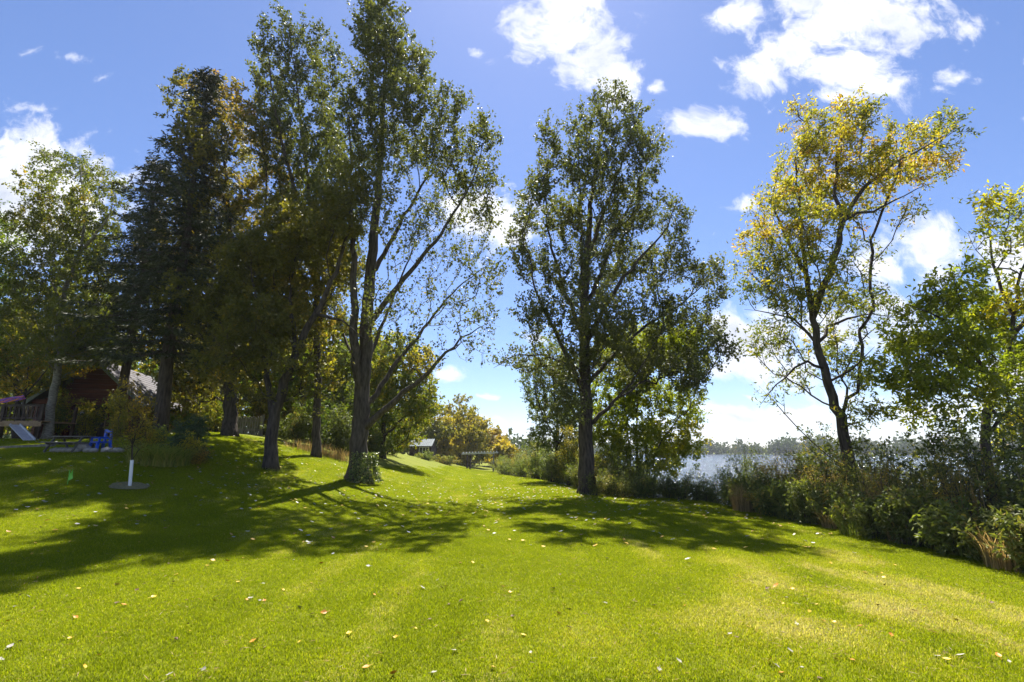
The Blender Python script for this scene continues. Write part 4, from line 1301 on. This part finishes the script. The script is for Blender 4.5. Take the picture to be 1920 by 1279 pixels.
def deck():
    Y = 23.5
    p = at(20, 832, Y)
    b = np.array([p[0], Y, gz(p[0], Y)])
    root = thing('play_deck', b, 'raised timber play deck with dark railing beside the cabin', 'deck')
    top = .82
    for k in range(12):
        mb = MB(); mb.box((-2.3 + k * .31, .9, top), (.29, 1.9, .05)); mb.build('plank', M['wood_tan'], root)
    mb = MB(); mb.box((-.6, -.08, top - .13), (3.75, .06, .2)); mb.build('fascia', M['wood_tan'], root)
    for x in (-2.3, -.6, 1.15):
        for y in (0., 1.8):
            mb = MB(); mb.box((x, y, (top + .78) / 2 - .1), (.1, .1, top + .78 + .2)); mb.build('post', M['wood_dark'], root)
    for z in (.15, .72):
        mb = MB(); mb.box((-.58, -.0, top + z), (3.5, .05, .09)); mb.build('rail', M['wood_dark'], root)
    for k in range(17):
        x = -2.15 + k * .2
        mb = MB(); mb.box((x, .04, top + .43), (.07, .03, .62)); mb.build('baluster', M['wood_dark'], root)
    # slide
    d0 = at(28, 797, Y - .2) - b; d1 = at(54, 835, Y - 1.2)
    d1[2] = gz(d1[0], d1[1]) + .03; d1 = d1 - b
    s = thing('slide', b, 'grey board slide leaning from the play deck to the lawn', 'slide')
    MB().bar(d0, d1, .42, .035).build('slide_bed', M['grey_slide'], s)
    off = np.array([.22, 0, .03])
    for sg in (-1, 1):
        MB().bar(d0 + off * np.array([sg, 1, 1]), d1 + off * np.array([sg, 1, 1]), .035, .09).build('side_rail', M['grey_slide'], s)
    # ribbon windsock on a stick tied to the railing
    w0 = at(2, 768, Y) - b
    w = thing('windsock', b + w0, 'purple and pink ribbon windsock on a stick at the deck railing', 'windsock')
    MB().tube(np.array([[0, 0, -.55], [.42, 0, .55]]) + np.array([-.1, 0, 0]), .012, 6).build('stick', M['wood_tan'], w)
    cols = ['purple', 'pink', 'purple', 'orange', 'purple', 'pink', 'purple']
    for k, c in enumerate(cols):
        s_ = np.linspace(0, 1, 9)
        pts = np.stack([.95 - 1.4 * s_, .03 * k - .1 + 0 * s_, .55 + (.02 * (k - 3)) + .10 * np.sin(s_ * 5 + k * .8) - .12 * s_ - .03 * k * s_], 1)
        mb = MB()
        for i in range(8): mb.bar(pts[i], pts[i + 1] + 1e-4, .012, .045)
        mb.build('ribbon', M[c], w)


deck()


def picnic():
    h = hit(132, 846); Y = h[1]
    b = h
    root = thing('picnic_table', b, 'small weathered picnic table on the lawn in front of the cabin', 'table', rz=R(4))
    root.scale = (.8, .8, .8)
    for k in range(4):
        mb = MB(); mb.box((0, -.27 + k * .18, .56), (1.35, .165, .035)); mb.build('top_plank', M['wood_grey'], root)
    for s in (-1, 1):
        for k in (0, 1):
            mb = MB(); mb.box((0, s * (.52 + k * .14), .33), (1.35, .13, .035)); mb.build('seat_plank', M['wood_grey'], root)
    for x in (-.5, .5):
        for s in (-1, 1):
            MB().bar((x, s * .18, .54), (x, s * .62, -.03), .04, .08).build('leg', M['wood_grey'], root)
        mb = MB(); mb.box((x + .045, 0, .29), (.04, 1.36, .08)); mb.build('cross_beam', M['wood_grey'], root)
        mb = MB(); mb.box((x + .045, 0, .52), (.04, .68, .06)); mb.build('top_batten', M['wood_grey'], root)
    # blue plastic child's chair
    h = hit(186, 845)
    c = thing('child_chair', h, 'bright blue plastic child seat beside the garden stones', 'chair', rz=R(-25))
    mb = MB(); mb.box((0, 0, .26), (.40, .36, .05)); mb.build('seat', M['blue_pl'], c)
    mb = MB(); mb.box((-.16, .19, .46), (.08, .05, .40)).box((.16, .19, .46), (.08, .05, .40)).box((0, .19, .62), (.40, .05, .10)).box((0, .19, .40), (.3, .045, .07)); mb.build('backrest', M['blue_pl'], c)
    for x in (-.18, .18):
        for y in (-.16, .17):
            MB().bar((x, y, .26), (x * 1.35, y * 1.3, -.01), .07, .07).build('leg', M['blue_pl'], c)
    for x in (-.21, .21):
        mb = MB(); mb.box((x, 0, .40), (.05, .34, .05)).box((x, -.15, .33), (.05, .05, .12)); mb.build('armrest', M['blue_pl'], c)
    # lime toy flag in the grass
    h = hit(126, 909)
    f = thing('garden_flag', h, 'lime green plastic marker flag stuck in the lawn', 'flag')
    MB().tube(np.array([[0, 0, -.05], [.01, 0, .34]]), .008, 6).build('stake', M['lime_pl'], f)
    V = np.array([[0, 0, .12], [-.02, .01, .33], [.03, 0, .24], [.085, -.02, .36], [.07, .02, .2], [.1, .0, .14], [.04, -.01, .10]])
    V2 = np.vstack([V, V + np.array([0, .012, 0])])
    t = [[0, 2, 1], [0, 6, 2], [2, 4, 3], [2, 6, 4], [6, 5, 4]]
    t2 = [[a + 7, c_ + 7, b_ + 7] for a, b_, c_ in t]
    ring = [0, 1, 2, 3, 4, 5, 6]
    q = [[ring[i], ring[(i + 1) % 7], ring[(i + 1) % 7] + 7, ring[i] + 7] for i in range(7)]
    link('flag_sheet', mesh_np('flag_sheet', V2, [np.array(q), np.array(t + t2)], M['lime_pl'], smooth=False), f)
    # stones of the border
    rg = np.random.default_rng(3)
    import bmesh
    for k, px in enumerate([103, 112, 121, 131, 141, 153, 164, 174, 198, 207, 216, 224]):
        h = hit(px, 848 if k != 5 else 846)
        r = .12 if k != 5 else .20
        bm = bmesh.new(); bmesh.ops.create_icosphere(bm, subdivisions=2, radius=r)
        for v in bm.verts:
            v.co *= 1 + rg.normal(0, .07); v.co.z *= .75; v.co.x *= 1.2
        me = bpy.data.meshes.new('stone'); bm.to_mesh(me); bm.free(); me.materials.append(M['stone'])
        o = link('border_stone', me, None, h + np.array([0, 0, r * .45]))
        if k == 5: tag(o, 'larger pale round stone between the picnic table and the blue chair', 'stone')
        else: tag(o, 'small grey field stone edging the play area', 'stone', 'stones edging the play area')
    # play area border timber
    a = hit(2, 842); c2 = hit(100, 838)
    root = thing('border_timber', a, 'long weathered timber edging the bare ground under the deck', 'timber')
    MB().bar((0, 0, .03), c2 - a + np.array([0, 0, .03]), .12, .14).build('beam', M['wood_grey'], root)


picnic()


def gate():
    Y = 25.5
    p = at(462, 828, Y); b = np.array([p[0], Y, gz(p[0], Y)])
    root = thing('picket_fence', b, 'short weathered picket fence in the shade behind the leaning tree', 'fence')
    for k in range(11):
        mb = MB(); x = -.62 + k * .12
        hh = .85 + .04 * math.sin(k * 2.1)
        mb.poly_prism([(x - .04, -.08), (x + .04, -.08), (x + .04, hh - .06), (x, hh), (x - .04, hh - .06)], -.012, .012)
        mb.build('picket', M['wood_grey'], root)
    for z in (.22, .65):
        mb = MB(); mb.box((0, .03, z), (1.35, .035, .08)); mb.build('rail', M['wood_grey'], root)
    for x in (-.68, .68):
        mb = MB(); mb.box((x, .03, .4), (.1, .1, 1.1)); mb.build('post', M['wood_grey'], root)


gate()


def far_end():
    # little shed
    Y = 60.0
    p = at(786, 886, Y); b = np.array([p[0], Y, gz(p[0], Y)])
    root = thing('shed', b, 'small dark board shed with a pale metal roof at the far end of the lawn', 'shed', rz=R(-8))
    W, D, h0, h1 = 2.5, 2.0, 1.35, 2.05
    mb = MB()
    for s in (-1, 1):
        mb.box((s * W / 2, D / 2, h0 / 2), (.06, D, h0))
    mb.box((0, D, h0 / 2), (W, .06, h0))
    for i in range(17):
        x = -W / 2 + (i + .5) * W / 17
        if -.1 < x < 1.05: mb.box((x, 0, .2), (W / 17 * .93, .05, .4)); mb.box((x, 0, 1.25), (W / 17 * .93, .05, .22))
        else: mb.box((x, 0, h0 / 2), (W / 17 * .93, .05, h0))
    mb.build('wall', M['wood_dark'], root)
    for s in (-1, 1):
        mb = MB(); mb.poly_prism([(0, h0), (D, h0), (D / 2, h1 - .05)], -.03, .03)
        v = np.vstack(mb.v); mb.v = [np.stack([v[:, 1] + s * W / 2, v[:, 0], v[:, 2]], 1)]
        mb.build('gable', M['wood_dark'], root)
        a = math.atan2(h1 - h0, D / 2)
        mb = MB(); ln = math.hypot(h1 - h0, D / 2) + .25
        cy_, cz = D / 2 + s * (D / 4 + .08), (h0 + h1) / 2 - .02
        mb.box((0, cy_, cz), (W + .4, ln, .03), rx=-s * a)
        rf = mb.build('roof', M['metal_roof'], root)
        mb = MB()
        for i in range(13):
            mb.box((-W / 2 - .15 + i * (W + .3) / 12, cy_, cz + .03), (.04, ln, .04), rx=-s * a)
        mb.build('rib', M['metal_roof'], rf)
    mb = MB()
    for x in (-.08, .3, .68, 1.04): mb.box((x, -.03, .77), (.06, .07, .78))
    for z in (.4, 1.14): mb.box((.48, -.035, z), (1.16, .06, .06))
    w = mb.build('window', M['white_wood'], root)
    mb = MB(); mb.box((.48, .01, .77), (1.1, .02, .74)); mb.build('pane', M['glass'], w)
    mb = MB(); mb.box((-.72, -.05, .62), (.62, .05, 1.2)); d = mb.build('door', M['wood_dark'], root)
    mb = MB(); mb.box((-.5, -.09, .62), (.04, .04, .14)); mb.build('handle', M['metal_roof'], d)
    # trellis frame
    Y = 62.0
    p = at(900, 884, Y); b = np.array([p[0], Y, gz(p[0], Y)])
    root = thing('trellis', b, 'open timber trellis with a pale slatted top at the far end of the lawn', 'trellis')
    for x in (-1.55, -1.2, 1.55):
        for y in (0, 1.2):
            mb = MB(); mb.box((x, y, .95), (.14, .14, 2.1)); mb.build('post', M['wood_dark'] if x < 0 else M['wood_grey'], root)
    for y in (-.05, 1.25):
        MB().bar((-2.2, y, 1.95), (2.1, y, 2.12), .08, .16).build('beam', M['white_wood'], root)
    for k in range(12):
        x = -2.05 + k * .36
        MB().bar((x, -.4, 2.09 + k * .0142), (x, 1.6, 2.09 + k * .0142), .06, .13).build('rafter', M['white_wood'], root)
    for z in (.55, 1.0):
        MB().bar((-1.2, 0, z), (1.55, 0, z), .06, .09).build('rail', M['wood_grey'], root)
    # bench
    Y = 61.5
    p = at(845, 882, Y); b = np.array([p[0], Y, gz(p[0], Y)])
    root = thing('bench', b, 'pale plank bench between the shed and the trellis', 'bench')
    mb = MB(); mb.box((0, 0, .48), (1.9, .35, .06)); mb.build('seat', M['white_wood'], root)
    for x in (-.75, .75):
        mb = MB(); mb.box((x, 0, .22), (.1, .3, .46)); mb.build('leg', M['wood_grey'], root)


far_end()


# ------------------------------------------------------------------ far woods across the lake and on the skyline
def far_wood(name, label, pts, hts, seed, per=90, sf=.13):
    rg = np.random.default_rng(seed)
    P = []; S = []; T = []
    for (x, y), h in zip(pts, hts):
        z = gz(x, y)
        r = h * .36
        u = rand_unit(per, rg) * (rg.random(per) ** .35)[:, None]
        P.append(np.array([x, y, z + h * .46]) + u * np.array([r, r, h * .5]))
        S.append(np.full(per, h * sf) * rg.uniform(.6, 1.3, per))
        T.append(np.clip(rg.normal(.4, .22) + rg.normal(0, .1, per), 0, 1))
    P = np.vstack(P); S = np.concatenate(S); T = np.concatenate(T)
    V, q = leaf_quads(P, rand_unit(len(P), rg), S, .9, rg)
    o = link(name, mesh_np(name, V, [q], M['farwood'], {'tint': T}, smooth=False))
    o['kind'] = 'stuff'
    tag(o, label, 'wood')


rg = np.random.default_rng(9)
pts = []; hts = []
for az in np.arange(8, 66, .22):
    for row in range(3):
        r = 424 + row * 9 + rg.uniform(-3, 3)
        a = R(az + rg.uniform(-.1, .1))
        hump = 1.0 + .35 * math.exp(-((az - 30) / 3.5) ** 2) + .5 * sst(np.array((az - 36) / 10.)) - .15 * math.exp(-((az - 25) / 2) ** 2)
        pts.append((math.sin(a) * r, math.cos(a) * r)); hts.append(rg.uniform(4.5, 9.5) * (1 + .22 * math.sin(az * 1.9) + .15 * math.sin(az * 4.3 + 1)) * hump * (1 + .1 * row))
far_wood('far_shore_wood', 'dark wood along the far shore of the lake', pts, hts, 91, 44, .19)
pts = []; hts = []
for k in range(330):
    x = rg.uniform(-190, 14); y = rg.uniform(125, 230)
    if x > xe(y) - 6: continue
    pts.append((x, y)); hts.append(rg.uniform(6, 10) * (1.15 if x < -30 else .85))
far_wood('skyline_wood', 'distant wood on the skyline beyond the yellow trees', pts, hts, 92, 64)


# ------------------------------------------------------------------ lawn grass, fallen leaves
def lawn():
    rg = np.random.default_rng(55)
    # four turf patches, not placed in the scene themselves
    protos = []
    for k in range(4):
        n = 330
        s = .16
        b = np.stack([rg.uniform(-s, s, n), rg.uniform(-s, s, n), np.full(n, -.008)], 1)
        a = rg.uniform(0, 6.283, n)
        h = rg.uniform(.014, .036, n)
        ln = h * rg.uniform(.1, .9, n)
        od = np.stack([np.cos(a), np.sin(a), np.zeros(n)], 1); sd = np.stack([-np.sin(a), np.cos(a), np.zeros(n)], 1)
        w = rg.uniform(.0014, .0028, n)[:, None]
        m = b + od * (ln * .35)[:, None] + np.array([0, 0, 1]) * (h * .62)[:, None]
        t = b + od * ln[:, None] + np.array([0, 0, 1]) * h[:, None]
        V = np.stack([b - sd * w, b + sd * w, m + sd * w * .85, m - sd * w * .85, t], 1).reshape(-1, 3)
        i = np.arange(n)[:, None] * 5
        q = i + np.array([[0, 1, 2, 3]]); tr = i + np.array([[3, 2, 4]])
        tn = np.clip(rg.normal(.45, .42, n), 0, 1.1) + 1.3 * (rg.random(n) < .06)
        me = mesh_np('turf', V, [q, tr], M['grass'], {'tint': np.concatenate([tn, tn])}, smooth=False)
        protos.append(bpy.data.objects.new('turf_patch', me))
    P = []
    def strip(y0, y1, dens):
        ar = (y1 - y0) * (2.5 * (y0 + y1) / 2 + 4)
        c = dens ** -.5
        xm = 1.25 * y1 + 2
        gx, gy = np.meshgrid(np.arange(-xm, xm, c), np.arange(y0, y1, c))
        gx = gx.ravel(); gy = gy.ravel()
        gx = gx + rg.uniform(-.45, .45, len(gx)) * c; gy = gy + rg.uniform(-.45, .45, len(gy)) * c
        k = np.abs(gx) < 1.25 * gy + 2
        P.append(np.stack([gx[k], gy[k]], 1))
    strip(1.5, 6, 56); strip(6, 10, 46); strip(10, 15, 28); strip(15, 22, 16); strip(22, 34, 7); strip(34, 64, 2.2)
    P = np.vstack(P)
    d = P[:, 0] - xe(P[:, 1])
    P = P[(d < .6) & (P[:, 0] > -30)]
    P = P[~((P[:, 1] > 24) & (P[:, 0] < -6.5))]
    n = len(P)
    z = H(P[:, 0], P[:, 1])
    e = .15
    gx = (H(P[:, 0] + e, P[:, 1]) - H(P[:, 0] - e, P[:, 1])) / (2 * e)
    gy = (H(P[:, 0], P[:, 1] + e) - H(P[:, 0], P[:, 1] - e)) / (2 * e)
    rot = np.stack([np.arctan(gy), -np.arctan(gx), rg.uniform(0, 6.283, n)], 1)
    # Euler XYZ applies Z last: spin the patch first by choosing quarter turns only on slopes
    sl = np.hypot(gx, gy)
    rot[sl > .06, 2] = 0
    sc = rg.uniform(.85, 1.2, n) * np.interp(P[:, 1], [0, 8, 20, 40, 64], [1, 1.05, 1.5, 2.3, 3.2])
    # dry strips left by the mower and thatch patches
    x, y = P[:, 0], P[:, 1]
    def vn(x, y, f, s):
        r = np.random.default_rng(s)
        o = np.zeros_like(x)
        for k in range(7):
            a = r.uniform(0, 6.283); ff = f * r.uniform(.6, 1.7)
            o += np.sin((x * math.cos(a) + y * math.sin(a)) * ff + r.uniform(0, 6.283))
        return o / 3.2
    lane = x + .028 * (y - 4) ** 1.35 * .6 + .12 * np.sin(y * .35)
    stripe = np.maximum(0, np.cos(lane * 2 * math.pi / 1.15)) ** 10
    broad = np.sin(lane * 2 * math.pi / 2.3)
    dry = .08 + .035 * vn(x, y, 1.1, 1) + .025 * vn(x, y, 5.5, 2) + .02 * vn(x, y, 13., 6) + .03 * broad
    dry += .7 * stripe * np.clip(.45 + .7 * vn(x, y, 1.4, 3), 0, 1) * rg.uniform(.2, 1.3, n)
    patch = np.exp(-(((x - 3.9) / 1.6) ** 2 + ((y - 6.4) / 2.2) ** 2)) + .6 * np.exp(-(((x - 1.5) / 1.2) ** 2 + ((y - 5.2) / .8) ** 2)) + .6 * np.exp(-(((x - 5.6) / .7) ** 2 + ((y - 8.5) / 3) ** 2))
    dry += 1.1 * patch * np.clip(.5 + .6 * vn(x, y, 3.0, 4), 0, 1.2) * rg.uniform(.3, 1.4, n)
    dry += rg.normal(0, .03, n) + .22 * (rg.random(n) < .02)
    me = bpy.data.meshes.new('grass')
    me.vertices.add(n)
    me.vertices.foreach_set('co', np.stack([x, y, z], 1).astype(np.float32).ravel())
    for nm, typ, val in (('rot', 'FLOAT_VECTOR', rot), ('scl', 'FLOAT', sc), ('pick', 'INT', rg.integers(0, 4, n)), ('dry', 'FLOAT', np.clip(dry, 0, 1))):
        a = me.attributes.new(nm, typ, 'POINT')
        if typ == 'FLOAT_VECTOR': a.data.foreach_set('vector', val.astype(np.float32).ravel())
        elif typ == 'INT': a.data.foreach_set('value', val.astype(np.int32))
        else: a.data.foreach_set('value', val.astype(np.float32))
    o = link('grass', me)
    o['kind'] = 'stuff'
    tag(o, 'short mown green grass with drier straw-coloured strips', 'grass')
    ng = bpy.data.node_groups.new('turf', 'GeometryNodeTree')
    ng.interface.new_socket('Geometry', in_out='INPUT', socket_type='NodeSocketGeometry')
    ng.interface.new_socket('Geometry', in_out='OUTPUT', socket_type='NodeSocketGeometry')
    gi = ng.nodes.new('NodeGroupInput'); go = ng.nodes.new('NodeGroupOutput')
    jn = ng.nodes.new('GeometryNodeJoinGeometry')
    for pr in protos:
        oi = ng.nodes.new('GeometryNodeObjectInfo'); oi.inputs['Object'].default_value = pr
        oi.inputs['As Instance'].default_value = True
        ng.links.new(oi.outputs['Geometry'], jn.inputs[0])
    ip = ng.nodes.new('GeometryNodeInstanceOnPoints')
    ip.inputs['Pick Instance'].default_value = True
    ng.links.new(gi.outputs[0], ip.inputs['Points']); ng.links.new(jn.outputs[0], ip.inputs['Instance'])
    def na(nm, typ):
        k = ng.nodes.new('GeometryNodeInputNamedAttribute'); k.data_type = typ; k.inputs['Name'].default_value = nm
        return k.outputs['Attribute']
    ng.links.new(na('pick', 'INT'), ip.inputs['Instance Index'])
    ng.links.new(na('rot', 'FLOAT_VECTOR'), ip.inputs['Rotation'])
    ng.links.new(na('scl', 'FLOAT'), ip.inputs['Scale'])
    ng.links.new(ip.outputs[0], go.inputs[0])
    md = o.modifiers.new('turf', 'NODES'); md.node_group = ng


lawn()


def clippings():
    rg = np.random.default_rng(808)
    n = 9000
    y = 2.6 + 11 * rg.random(n) ** 1.3
    x = rg.uniform(-1.15, 1.0, n) * y
    # most lie in windrows along the mower tracks and in the worn patch at the right
    k = rg.random(n)
    lane = np.round((x + .0168 * np.maximum(y - 4, 0) ** 1.35) / 1.15) * 1.15
    x = np.where(k < .5, lane - .0168 * np.maximum(y - 4, 0) ** 1.35 + rg.normal(0, .16, n), x)
    m = k > .74
    x = np.where(m, 3.9 + rg.normal(0, 1.1, n), x); y = np.where(m, 6.2 + rg.normal(0, 1.4, n), y)
    cl = np.sin(x * 5.1 + 2 * np.sin(y * 2.3)) * np.sin(y * 4.3 + x) + rg.normal(0, .35, n)
    ok = (cl > .15) & (x < xe(y) - .2) & (y > 1.5)
    x, y = x[ok], y[ok]; n = len(x)
    a = rg.uniform(0, 6.283, n)
    ax = np.stack([np.cos(a), np.sin(a), rg.normal(0, .18, n)], 1)
    pos = np.stack([x, y, H(x, y) + rg.uniform(.016, .034, n)], 1)
    V, q = leaf_quads(pos, ax, rg.uniform(.025, .08, n), .09, rg, .02)
    o = link('dry_clippings', mesh_np('dry_clippings', V, [q], M['reed'], {'tint': np.clip(rg.normal(.5, .3, n), 0, 1)}, smooth=False))
    o['kind'] = 'stuff'
    tag(o, 'dry straw-coloured clippings strewn along the mower tracks', 'clippings')


clippings()


def trunk_grass():
    for k, (px, py, r, lab) in enumerate([(670, 902, .75, 'untrimmed grass round the foot of the ivy-clad cottonwood'), (508, 880, .5, 'untrimmed grass round the foot of the leaning tree'), (1100, 927, .65, 'untrimmed grass round the foot of the poplar')]):
        b = hit(px, py)
        rg = np.random.default_rng(700 + k)
        V, q, t = blade_arrays(rg, 420, .17, 2 * r, .7, .004, .45, .3, 3)
        V[:, 2] += H(V[:, 0] + b[0], V[:, 1] + b[1]) - b[2] - .01
        o = link('tufted_grass', mesh_np('tufted_grass', V, [q], M['blade'], {'tint': t}, smooth=False), None, b)
        tag(o, lab, 'grass')


trunk_grass()


def leaf_solid(rg, ln, wd, curl):
    """a fallen leaf: ovate, cupped, with a stalk"""
    prof = [(0, .0), (.12, .62), (.35, 1.), (.62, .78), (.85, .35), (1., 0)]
    V = []; 
    for s, w in prof:
        z = curl * ((s - .45) ** 2) * 1.6
        V.append([-w * wd / 2, s * ln, z + curl * .35 * w * w + .004]); V.append([0, s * ln, z + .004]); V.append([w * wd / 2, s * ln, z + curl * .5 * w * w + .004])
    q = []
    for i in range(5):
        for j in range(2):
            a = i * 3 + j
            q.append([a, a + 1, a + 4, a + 3])
    V += [[-.002, -.45 * ln, .012], [.002, -.45 * ln, .012], [.002, .02, .005], [-.002, .02, .005]]
    n = 18
    q.append([n, n + 1, n + 2, n + 3])
    V = np.array(V, float)
    V[:, :2] += rg.normal(0, ln * .02, (len(V), 2))
    return V, np.array(q)


def fallen():
    rg = np.random.default_rng(66)
    mats = {
        'pale': noise_mat('pale_leaf_underside', (.22, .20, .15), (.38, .36, .30), 14, .6, .1),
        'yellow': noise_mat('fallen_yellow_leaf', (.48, .30, .02), (.62, .42, .04), 14, .5, .1),
        'orange': noise_mat('fallen_orange_leaf', (.42, .16, .02), (.56, .24, .03), 14, .5, .1),
        'brown': noise_mat('fallen_brown_leaf', (.07, .04, .02), (.16, .09, .045), 14, .7, .1)}
    labs = {'pale': ('pale silvery poplar leaf lying underside up on the lawn', 'pale fallen leaves'), 'yellow': ('bright yellow fallen leaf lying on the lawn', 'yellow fallen leaves'),
            'orange': ('orange fallen leaf lying on the lawn', 'orange fallen leaves'), 'brown': ('curled dark brown fallen leaf on the lawn', 'brown fallen leaves')}
    meshes = {}
    for k in mats:
        meshes[k] = []
        for j in range(4):
            V, q = leaf_solid(rg, rg.uniform(.065, .095), rg.uniform(.05, .07), rg.uniform(.012, .03) * (1.6 if k == 'brown' else 1))
            meshes[k].append(mesh_np('fallen_leaf', V, [q], mats[k], smooth=True))
    n = 0
    while n < 230:
        py = 1279 - 340 * rg.random() ** .8
        px = rg.uniform(-20, 1940)
        h = hit(px, py)
        if h[0] > xe(h[1]) - .3 or h[1] > 16: continue
        k = rg.choice(['pale', 'yellow', 'orange', 'brown'], p=[.30, .40, .14, .16])
        o = bpy.data.objects.new('fallen_leaf', meshes[k][rg.integers(0, 4)])
        COL.objects.link(o)
        o.location = h + np.array([0, 0, rg.uniform(.014, .026)])
        o.rotation_euler = (rg.normal(0, .3), rg.normal(0, .3), rg.uniform(0, 6.28))
        s = rg.uniform(.42, .9); o.scale = (s, s * rg.uniform(.8, 1.1), s)
        tag(o, labs[k][0], 'leaf', labs[k][1])
        n += 1
    # the many far leaves: one litter
    Vs = []; Q = []; T = []; c = 0
    mat = leaf_mat('leaf_litter', [(0, (.36, .34, .30)), (.5, (.38, .36, .30)), (.55, (.45, .30, .03)), (.85, (.5, .26, .03)), (1, (.14, .08, .04))], trans=.1, tcol=(1, 1, 1))
    for k in range(1900):
        y = rg.uniform(9, 40); x = rg.uniform(-1.05, .7) * y
        if k % 3 == 0: x, y = 2.7 + rg.normal(0, 4), 19.5 + rg.normal(0, 3)
        if k % 7 == 0: x, y = -8 + rg.normal(0, 3.5), 17 + rg.normal(0, 3)
        if x > xe(y) - .2 or (y > 24 and x < -6): continue
        V, q = leaf_solid(rg, .09, .065, .03)
        V = V[:18]; q = q[:10]
        a = rg.uniform(0, 6.28); V[:, :2] = V[:, :2] @ np.array([[math.cos(a), math.sin(a)], [-math.sin(a), math.cos(a)]])
        V[:, 2] += V[:, 0] * rg.normal(0, .3)
        V += np.array([x, y, gz(x, y) + .035])
        Vs.append(V); Q.append(q + c); c += 18; T.append(np.full(10, rg.random() ** 1.1))
    o = link('leaf_litter', mesh_np('leaf_litter', np.vstack(Vs), [np.vstack(Q)], mat, {'tint': np.concatenate(T)}))
    o['kind'] = 'stuff'
    tag(o, 'scatter of pale and yellow fallen leaves over the farther lawn', 'leaf litter')


fallen()


pts = []; hts = []
for k in range(60):
    x = rg.uniform(-62, -13); y = rg.uniform(40, 58)
    pts.append((x, y)); hts.append(rg.uniform(7, 11.5))
far_wood('wood_behind', 'dense wood filling the background behind the left-hand trees', pts, hts, 93, 460, .046)

# ------------------------------------------------------------------ air
def haze():
    mb = MB(); mb.box((0, 475, 11), (1880, 1330, 30))
    m, t, out = new_mat('thin_haze')
    v = N(t, 'ShaderNodeVolumePrincipled')
    v.inputs['Color'].default_value = (.86, .92, 1, 1)
    v.inputs['Density'].default_value = .00025
    v.inputs['Anisotropy'].default_value = .2
    t.links.new(v.outputs[0], out.inputs['Volume'])
    o = mb.build('haze', m)
    o['kind'] = 'stuff'
    tag(o, 'thin bluish haze in the air over the lake', 'haze')


haze()
